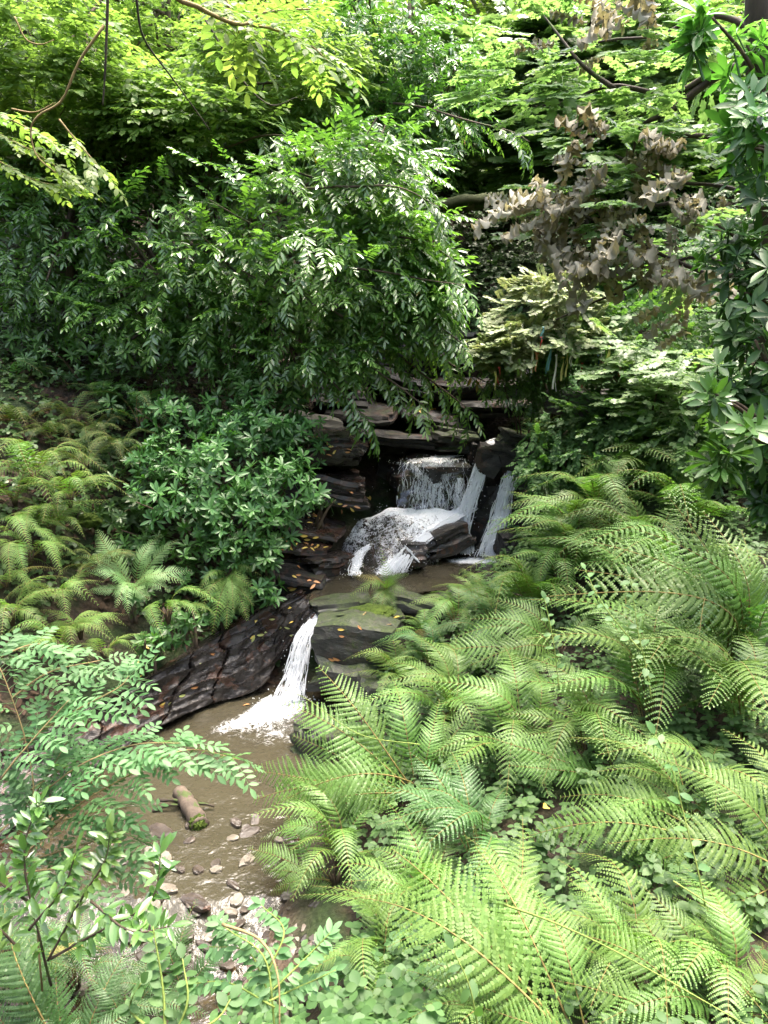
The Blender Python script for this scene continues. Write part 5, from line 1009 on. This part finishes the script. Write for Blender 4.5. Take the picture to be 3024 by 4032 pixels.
for nm, lb, pts, r, mt in [
 ('hanging_vine', 'dark straight vine hanging from the top near the upper left', [(109, -20, 6), (105, 60, 6), (102, 105, 6)], .012, 'bark_dark'),
 ('hanging_vine', 'long brown vine curling in a hook at the upper left', [(104, 25, 6), (80, 60, 6), (62, 100, 6), (40, 115, 6), (31, 130, 6), (36, 155, 6), (56, 173, 6)], .011, 'twig'),
 ('hanging_vine', 'short brown vine end crossing the hooked vine', [(12, 110, 6.1), (35, 113, 6.1), (56, 103, 6.1)], .007, 'twig'),
 ('hanging_vine', 'fine brown vine at the top left corner bending up', [(14, 15, 6), (25, 38, 6), (40, 44, 6), (54, 40, 6)], .007, 'twig'),
 ('hanging_vine', 'dark slanting vine running from the top toward the laurel middle', [(135, -10, 6.5), (143, 35, 6.6), (170, 75, 6.8), (210, 130, 7.2)], .011, 'bark_dark'),
 ('hanging_vine', 'thin dark vine ending in an upturned tip among the lime leaves', [(205, 20, 6.4), (240, 75, 6.4), (270, 105, 6.4), (297, 98, 6.4)], .008, 'bark_dark')]:
    stemthing(nm, lb, 'vine', pts, r, mt)
# ash tree standing just left of the view: unseen crown added to shade the foreground, lowest boughs dip into the top of the view
tb = Vector((-5.2, 3.0, g1(-5.2, 3.0))); AT = tree('ash_shade_tree', 'tall ash with an unseen crown added for shade, whose lime-green leafy boughs dip into view at the top middle', 'tree', tb, Vector((-4.6, 3.4, 10.5)), .17, [(np.array((-3.2, 3.6, 9.0)), np.array((2.2, 2.2, 1.0))), (np.array((-1.2, 3.2, 8.8)), np.array((1.8, 1.8, .8))), (np.array((-2.4, 1.6, 8.6)), np.array((2.0, 1.8, .9)))], ashT, 'lime', 'bark',   .42, 150, limbs=6, flat=True, down=.1)
for pts, r in [([(-60, -330, 4.2), (150, -30, 5.2), (200, 8, 5.3), (240, 24, 5.4), (262, 14, 5.5), (310, 10, 5.6)], .02), ([(200, -100, 5.4), (230, 10, 5.6), (275, 30, 5.7), (310, 45, 5.8), (330, 62, 5.9)], .014), ([(150, -120, 5.4), (200, -20, 5.6), (225, 10, 5.6), (245, 45, 5.7)], .012)]:
    path = wob(spline([P(*p) for p in pts], 24), .02, pts[0][0], 2); g = G(); V, F = tube_arr(path, (r, r * .3), 6); g.add(V, F); g.build('bough', M['twig'], AT, origin=tb)
    O, X = [], []
    for i in range(9, 24):
        k = min(22, i); tan = np.array((path[k + 1] - path[k]).normalized()); s_ = np.cross(tan, (0, 0, 1.)); O.append(path[k]); X.append(tan * .6 + s_ * (1 if i % 2 else -1) * .8 + np.array((0, 0, -.12)) + rng.normal(0, .15, 3))
    g = G(); inst(g, ashT, O, X, np.array((0, -.2, 1.)) + rng.normal(0, .15, (len(O), 3)), .34 * rng.uniform(.8, 1.15, len(O))); g.build('bough_leaves', M['lime'], AT, origin=tb)
leafy('light green hazel bough in flat tiers at the left border', 'bough', 'hazel_bough', P(-30, 130, 7), [[(-30, 120, 7), (30, 150, 7.1), (75, 178, 7.2)], [(-20, 150, 7), (30, 178, 7.1), (65, 188, 7.2)], [(-30, 100, 7), (20, 125, 7.1), (70, 150, 7.2)], [(60, 120, 7.2), (85, 150, 7.2), (98, 165, 7.2)]], sprayT, 'lime', .32, 14, 'twig', .01, 0)
# ------------------------------------------------------------------ log, sticks, stones
def log(name, label, a, b, r0, r1, mat, moss=True, cat='log'):
    a, b = Vector(a), Vector(b); g = G(); V, F = tube_arr(wob(spline([a, a.lerp(b, .5) + Vector((0, 0, .015)), b], 16), .03, r0 * 50, 5), np.linspace(r0, r1, 16) * np.array([1 + .08 * math.sin(i * 1.7) for i in range(16)]), 12); g.add(V, F)
    o = g.build(name, M[mat], origin=tuple(a)); tag(o, label, cat)
    if moss:
        bm = bmesh.new(); bmesh.ops.create_icosphere(bm, subdivisions=4, radius=1)
        for v in bm.verts: v.co = Vector((v.co.x, v.co.y, v.co.z)) * (r1 * .95) * (1 + .25 * noise.noise(v.co * 4)) 
        me = bpy.data.meshes.new('moss_end'); bm.to_mesh(me); bm.free(); me.materials.append(M['moss']); m = bpy.data.objects.new('moss_end', me); COL.objects.link(m); m.parent = o; m.location = b - a - (b - a).normalized() * r1 * .55
    return o
log('log', 'short cut log with a mossy end lying in the shallow stream', Zp(177, 791, .07), Zp(200, 826, .02), .06, .075, 'bark_log')
for lb, a, b, r in [('thin wet stick behind the short log', Zp(152, 812, .0), Zp(180, 805, .05), .015), ('dark stick crossing the head of the short log', Zp(160, 800, .06), Zp(215, 806, .04), .014), ('black rotten branch below the foot of the falls', P(462, 570, 8.5), P(485, 600, 8.1), .05), ('thin dark branch lying in the shallows below the falls', P(430, 590, 8.2), P(470, 578, 8.4), .025), ('pale twig on the mossy slab above the lower rock face', P(352, 635, 7.0), P(366, 612, 7.2), .012), ('second pale twig hooked over the mossy slab', P(372, 632, 7.0), P(392, 622, 7.1), .010), ('fallen branch on the leaf litter of the far left bank', P(-5, 306, 10.2), P(60, 302, 10.2), .04), ('slim leaning stick on the shaded bank below the laurel', P(118, 350, 9.7), P(165, 318, 9.7), .02)]:
    log('branch', lb, a, b, r, r * .7, 'bark_dark' if r != .012 and r != .010 else 'twig', False, 'branch')
def cushion(label, px, py, d, rx, rz):
    c = P(px, py, d); bm = bmesh.new(); bmesh.ops.create_icosphere(bm, subdivisions=4, radius=1)
    for v in bm.verts:
        k = 1 + .25 * noise.noise(v.co * 2.3 + c) + .12 * noise.noise(v.co * 9); v.co = Vector((v.co.x * rx, v.co.y * rx * .7, v.co.z * rz)) * k
    me = bpy.data.meshes.new('moss_cushion'); bm.to_mesh(me); bm.free(); me.materials.append(M['moss']); o = bpy.data.objects.new('moss_cushion', me); COL.objects.link(o); o.location = c; tag(o, label, 'moss')
cushion('bright green moss cushion beside the lip of the lower waterfall', 333, 624, 7.3, .12, .07); cushion('dull moss pad on the slab right of the moss cushion', 372, 612, 7.4, .25, .06); cushion('moss pad draped over the top of the lower rock face', 385, 655, 6.9, .2, .05); cushion('dark moss bank by the hollow on the left', 90, 520, 8.0, .14, .08)
bpy.context.view_layer.update(); DG = bpy.context.evaluated_depsgraph_get()
SOLID = {'ground', 'rock', 'rock_slab', 'rock_apron', 'pool_water', 'stream_water', 'fallen_tree', 'log', 'moss_cushion'}
def solid_hit(o, d, far=40):
    o = Vector(o); d = Vector(d).normalized()
    for _ in range(80):
        ok, loc, nr, _i, ob, _m = scene.ray_cast(DG, o, d)
        if not ok: return None
        if ob.name.split('.')[0] in SOLID: return loc, nr, ob
        o = loc + d * .004
    return None
def stone(px, py, sx, sy, sz, mat, label, seed, group=None):
    h = solid_hit(EYE, ray(px, py))
    if not h: return
    rr = random.Random(seed * 7 + 3); bm = bmesh.new(); bmesh.ops.create_icosphere(bm, subdivisions=3, radius=1); off = Vector((seed * 2.7, seed, 0)); a0 = [rr.uniform(.7, 1.15) for _ in range(7)]
    for v in bm.verts:
        p = v.co.copy(); an = (math.atan2(p.y, p.x) / 6.283 + .5) * 7; i0 = int(an) % 7; f = an - int(an); k = a0[i0] * (1 - f) + a0[(i0 + 1) % 7] * f
        p.x *= k; p.y *= k; p.z = math.copysign(min(1, abs(p.z) * 1.9) ** .6, p.z) * .8 + .22 * noise.noise(p * 1.6 + off); p += noise.noise_vector(p * 2.5 + off) * .16
        v.co = Vector((p.x * sx, p.y * sy, p.z * sz))
    me = bpy.data.meshes.new('stone'); bm.to_mesh(me); bm.free(); me.materials.append(M[mat]); o = bpy.data.objects.new('stone', me); COL.objects.link(o)
    o.location = h[0] + Vector((0, 0, sz * .3)); o.rotation_euler = (rr.uniform(-.18, .18), rr.uniform(-.18, .18), rr.uniform(0, 6.28)); tag(o, label, 'stone', group)
stone(162, 860, .11, .07, .022, 'stone_pale', 'palest flat stone on the gravel bar, largest of the bar', 1); stone(152, 853, .07, .05, .02, 'stone_pale', 'cream stone touching the largest pale one', 2); stone(168, 890, .05, .09, .02, 'stone_pale', 'narrow pale stone standing at the gravel edge', 3); stone(248, 862, .05, .03, .025, 'stone_pale', 'small tan stone at the head of the riffle', 4)
stone(152, 908, .10, .06, .03, 'stone_pale', 'yellowish stone on the left of the riffle', 5); stone(155, 923, .09, .05, .02, 'stone_brown', 'reddish flat stone below the riffle', 6); stone(195, 903, .14, .06, .03, 'stone_brown', 'red-brown slab awash in the riffle', 7); stone(160, 832, .16, .06, .02, 'stone_brown', 'grey-brown slate on the gravel beside the short log', 8)
stone(80, 990, .06, .05, .03, 'stone_pale', 'white stone near the bottom left corner fern', 9); stone(27, 525, .04, .03, .03, 'stone_pale', 'white pebble on the left bank', 10)
for k in range(46):
    px, py = rng.uniform(105, 290), rng.uniform(815, 975)
    stone(px, py, rng.uniform(.03, .085), rng.uniform(.025, .06), rng.uniform(.008, .022), 'stone_brown' if rng.random() < .72 else 'stone_pale', 'small flat slate stone lying on the gravel of the stream bed', 20 + k, 'flat stones in the stream bed')
# ------------------------------------------------------------------ single fallen leaves
LF = {c: G().add(*leafT(.34, .06, .12, 3)[:2]).mesh('fallen_leaf', M[c]) for c in ('yellow_leaf', 'orange_leaf', 'green_leaf')}
def fallen(px, py, c, label, group, s=.085):
    h = solid_hit(EYE, ray(px, py))
    if not h: return
    loc, nr, ob = h; z = nr.normalized(); a = rng.random() * 6.28; x = Vector((math.cos(a), math.sin(a), 0)); x = (x - z * x.dot(z)).normalized(); y = z.cross(x); s *= rng.uniform(.75, 1.15)
    m = Matrix((x * s, y * s, z * s)).transposed().to_4x4(); m.translation = loc + z * .012
    o = bpy.data.objects.new('fallen_leaf', LF[c]); COL.objects.link(o); o.matrix_world = m; tag(o, label, 'leaf', group)
def region(x0, x1, y0, y1, n, cols, label, group):
    cs = [(rng.uniform(x0, x1), rng.uniform(y0, y1)) for _ in range(4)]
    for k in range(n):
        a, b = cs[int(rng.integers(0, 4))]; s = .13 if rng.random() < .75 else .4
        fallen(min(x1, max(x0, a + rng.normal(0, s) * (x1 - x0))), min(y1, max(y0, b + rng.normal(0, s) * (y1 - y0))), cols[k % len(cols)], label, group)
region(308, 350, 510, 548, 20, ('yellow_leaf', 'yellow_leaf', 'orange_leaf'), 'yellow fallen leaf on the flat brown rock beside the cascade', 'leaves on the flat brown rock')
region(285, 335, 540, 590, 16, ('orange_leaf', 'yellow_leaf', 'orange_leaf'), 'orange-brown fallen leaf among the rocks below the rhododendron', 'leaves among the lower left rocks')
region(312, 352, 432, 455, 14, ('orange_leaf', 'orange_leaf', 'yellow_leaf'), 'fallen leaf in the drift on the square-edged brown block', 'leaves on the square-edged block')
region(255, 305, 596, 635, 11, ('green_leaf', 'yellow_leaf', 'green_leaf'), 'long pale leaf stuck to the top end of the wet slab', 'pale leaves on the slab top')
region(140, 250, 640, 705, 12, ('yellow_leaf', 'orange_leaf', 'green_leaf'), 'fallen leaf lying on the cracked middle of the wet slab', 'leaves on the slab middle')
region(335, 440, 395, 425, 9, ('yellow_leaf', 'orange_leaf'), 'yellow fallen leaf on the dark shelves above the black hollow', 'leaves on the dark shelves')
region(335, 400, 612, 660, 7, ('orange_leaf', 'yellow_leaf'), 'fallen leaf on the mossy rocks right of the lower waterfall', 'leaves on the mossy rocks')
region(325, 370, 470, 515, 8, ('orange_leaf', 'yellow_leaf'), 'fallen leaf on the reddish slabs left of the wide waterfall', 'leaves on the reddish slabs')
p = lift(543, 808, .18); G().add(*leafT(.5, .12, .2, 3)[:2]).build('fallen_leaf', M['yellow_leaf']); lo = bpy.context.scene.objects[-1] if False else COL.objects[-1]
lo.location = p; lo.scale = (.1, .1, .1); lo.rotation_euler = (.5, .3, .9); tag(lo, 'single bright yellow leaf caught on the brambles of the right bank', 'leaf')
# ------------------------------------------------------------------ light
w = bpy.data.worlds.new('World'); scene.world = w; w.use_nodes = True; nt = w.node_tree
sky = nt.nodes.new('ShaderNodeTexSky'); sky.sky_type = 'NISHITA'; sky.sun_disc = False
EL, AZ = R(76), R(40)                       # high hazy sun over the right bank
sky.sun_elevation = EL; sky.sun_rotation = AZ; sky.air_density = 1.0; sky.dust_density = 8.0; sky.ozone_density = 0.3
bg = nt.nodes['Background']; nt.links.new(sky.outputs[0], bg.inputs[0]); bg.inputs[1].default_value = 0.15
sd = bpy.data.lights.new('sun', 'SUN'); sd.energy = 1.2; sd.angle = R(40); sd.color = (1, .96, .87)
so = bpy.data.objects.new('sun', sd); COL.objects.link(so)
dv = Vector((math.sin(AZ) * math.cos(EL), math.cos(AZ) * math.cos(EL), math.sin(EL)))
so.rotation_euler = dv.to_track_quat('Z', 'Y').to_euler(); so.location = dv * 60
vs = scene.view_settings; vs.view_transform = 'Standard'; vs.look = 'None'; vs.gamma = 1; vs.use_curve_mapping = False; vs.exposure = 2.65
scene.cycles.max_bounces = 6; scene.cycles.diffuse_bounces = 4; scene.cycles.glossy_bounces = 3; scene.cycles.transmission_bounces = 4; scene.cycles.transparent_max_bounces = 12
scene.cycles.use_denoising = True; scene.cycles.sample_clamp_indirect = 6
scene.cycles.caustics_reflective = False; scene.cycles.caustics_refractive = False
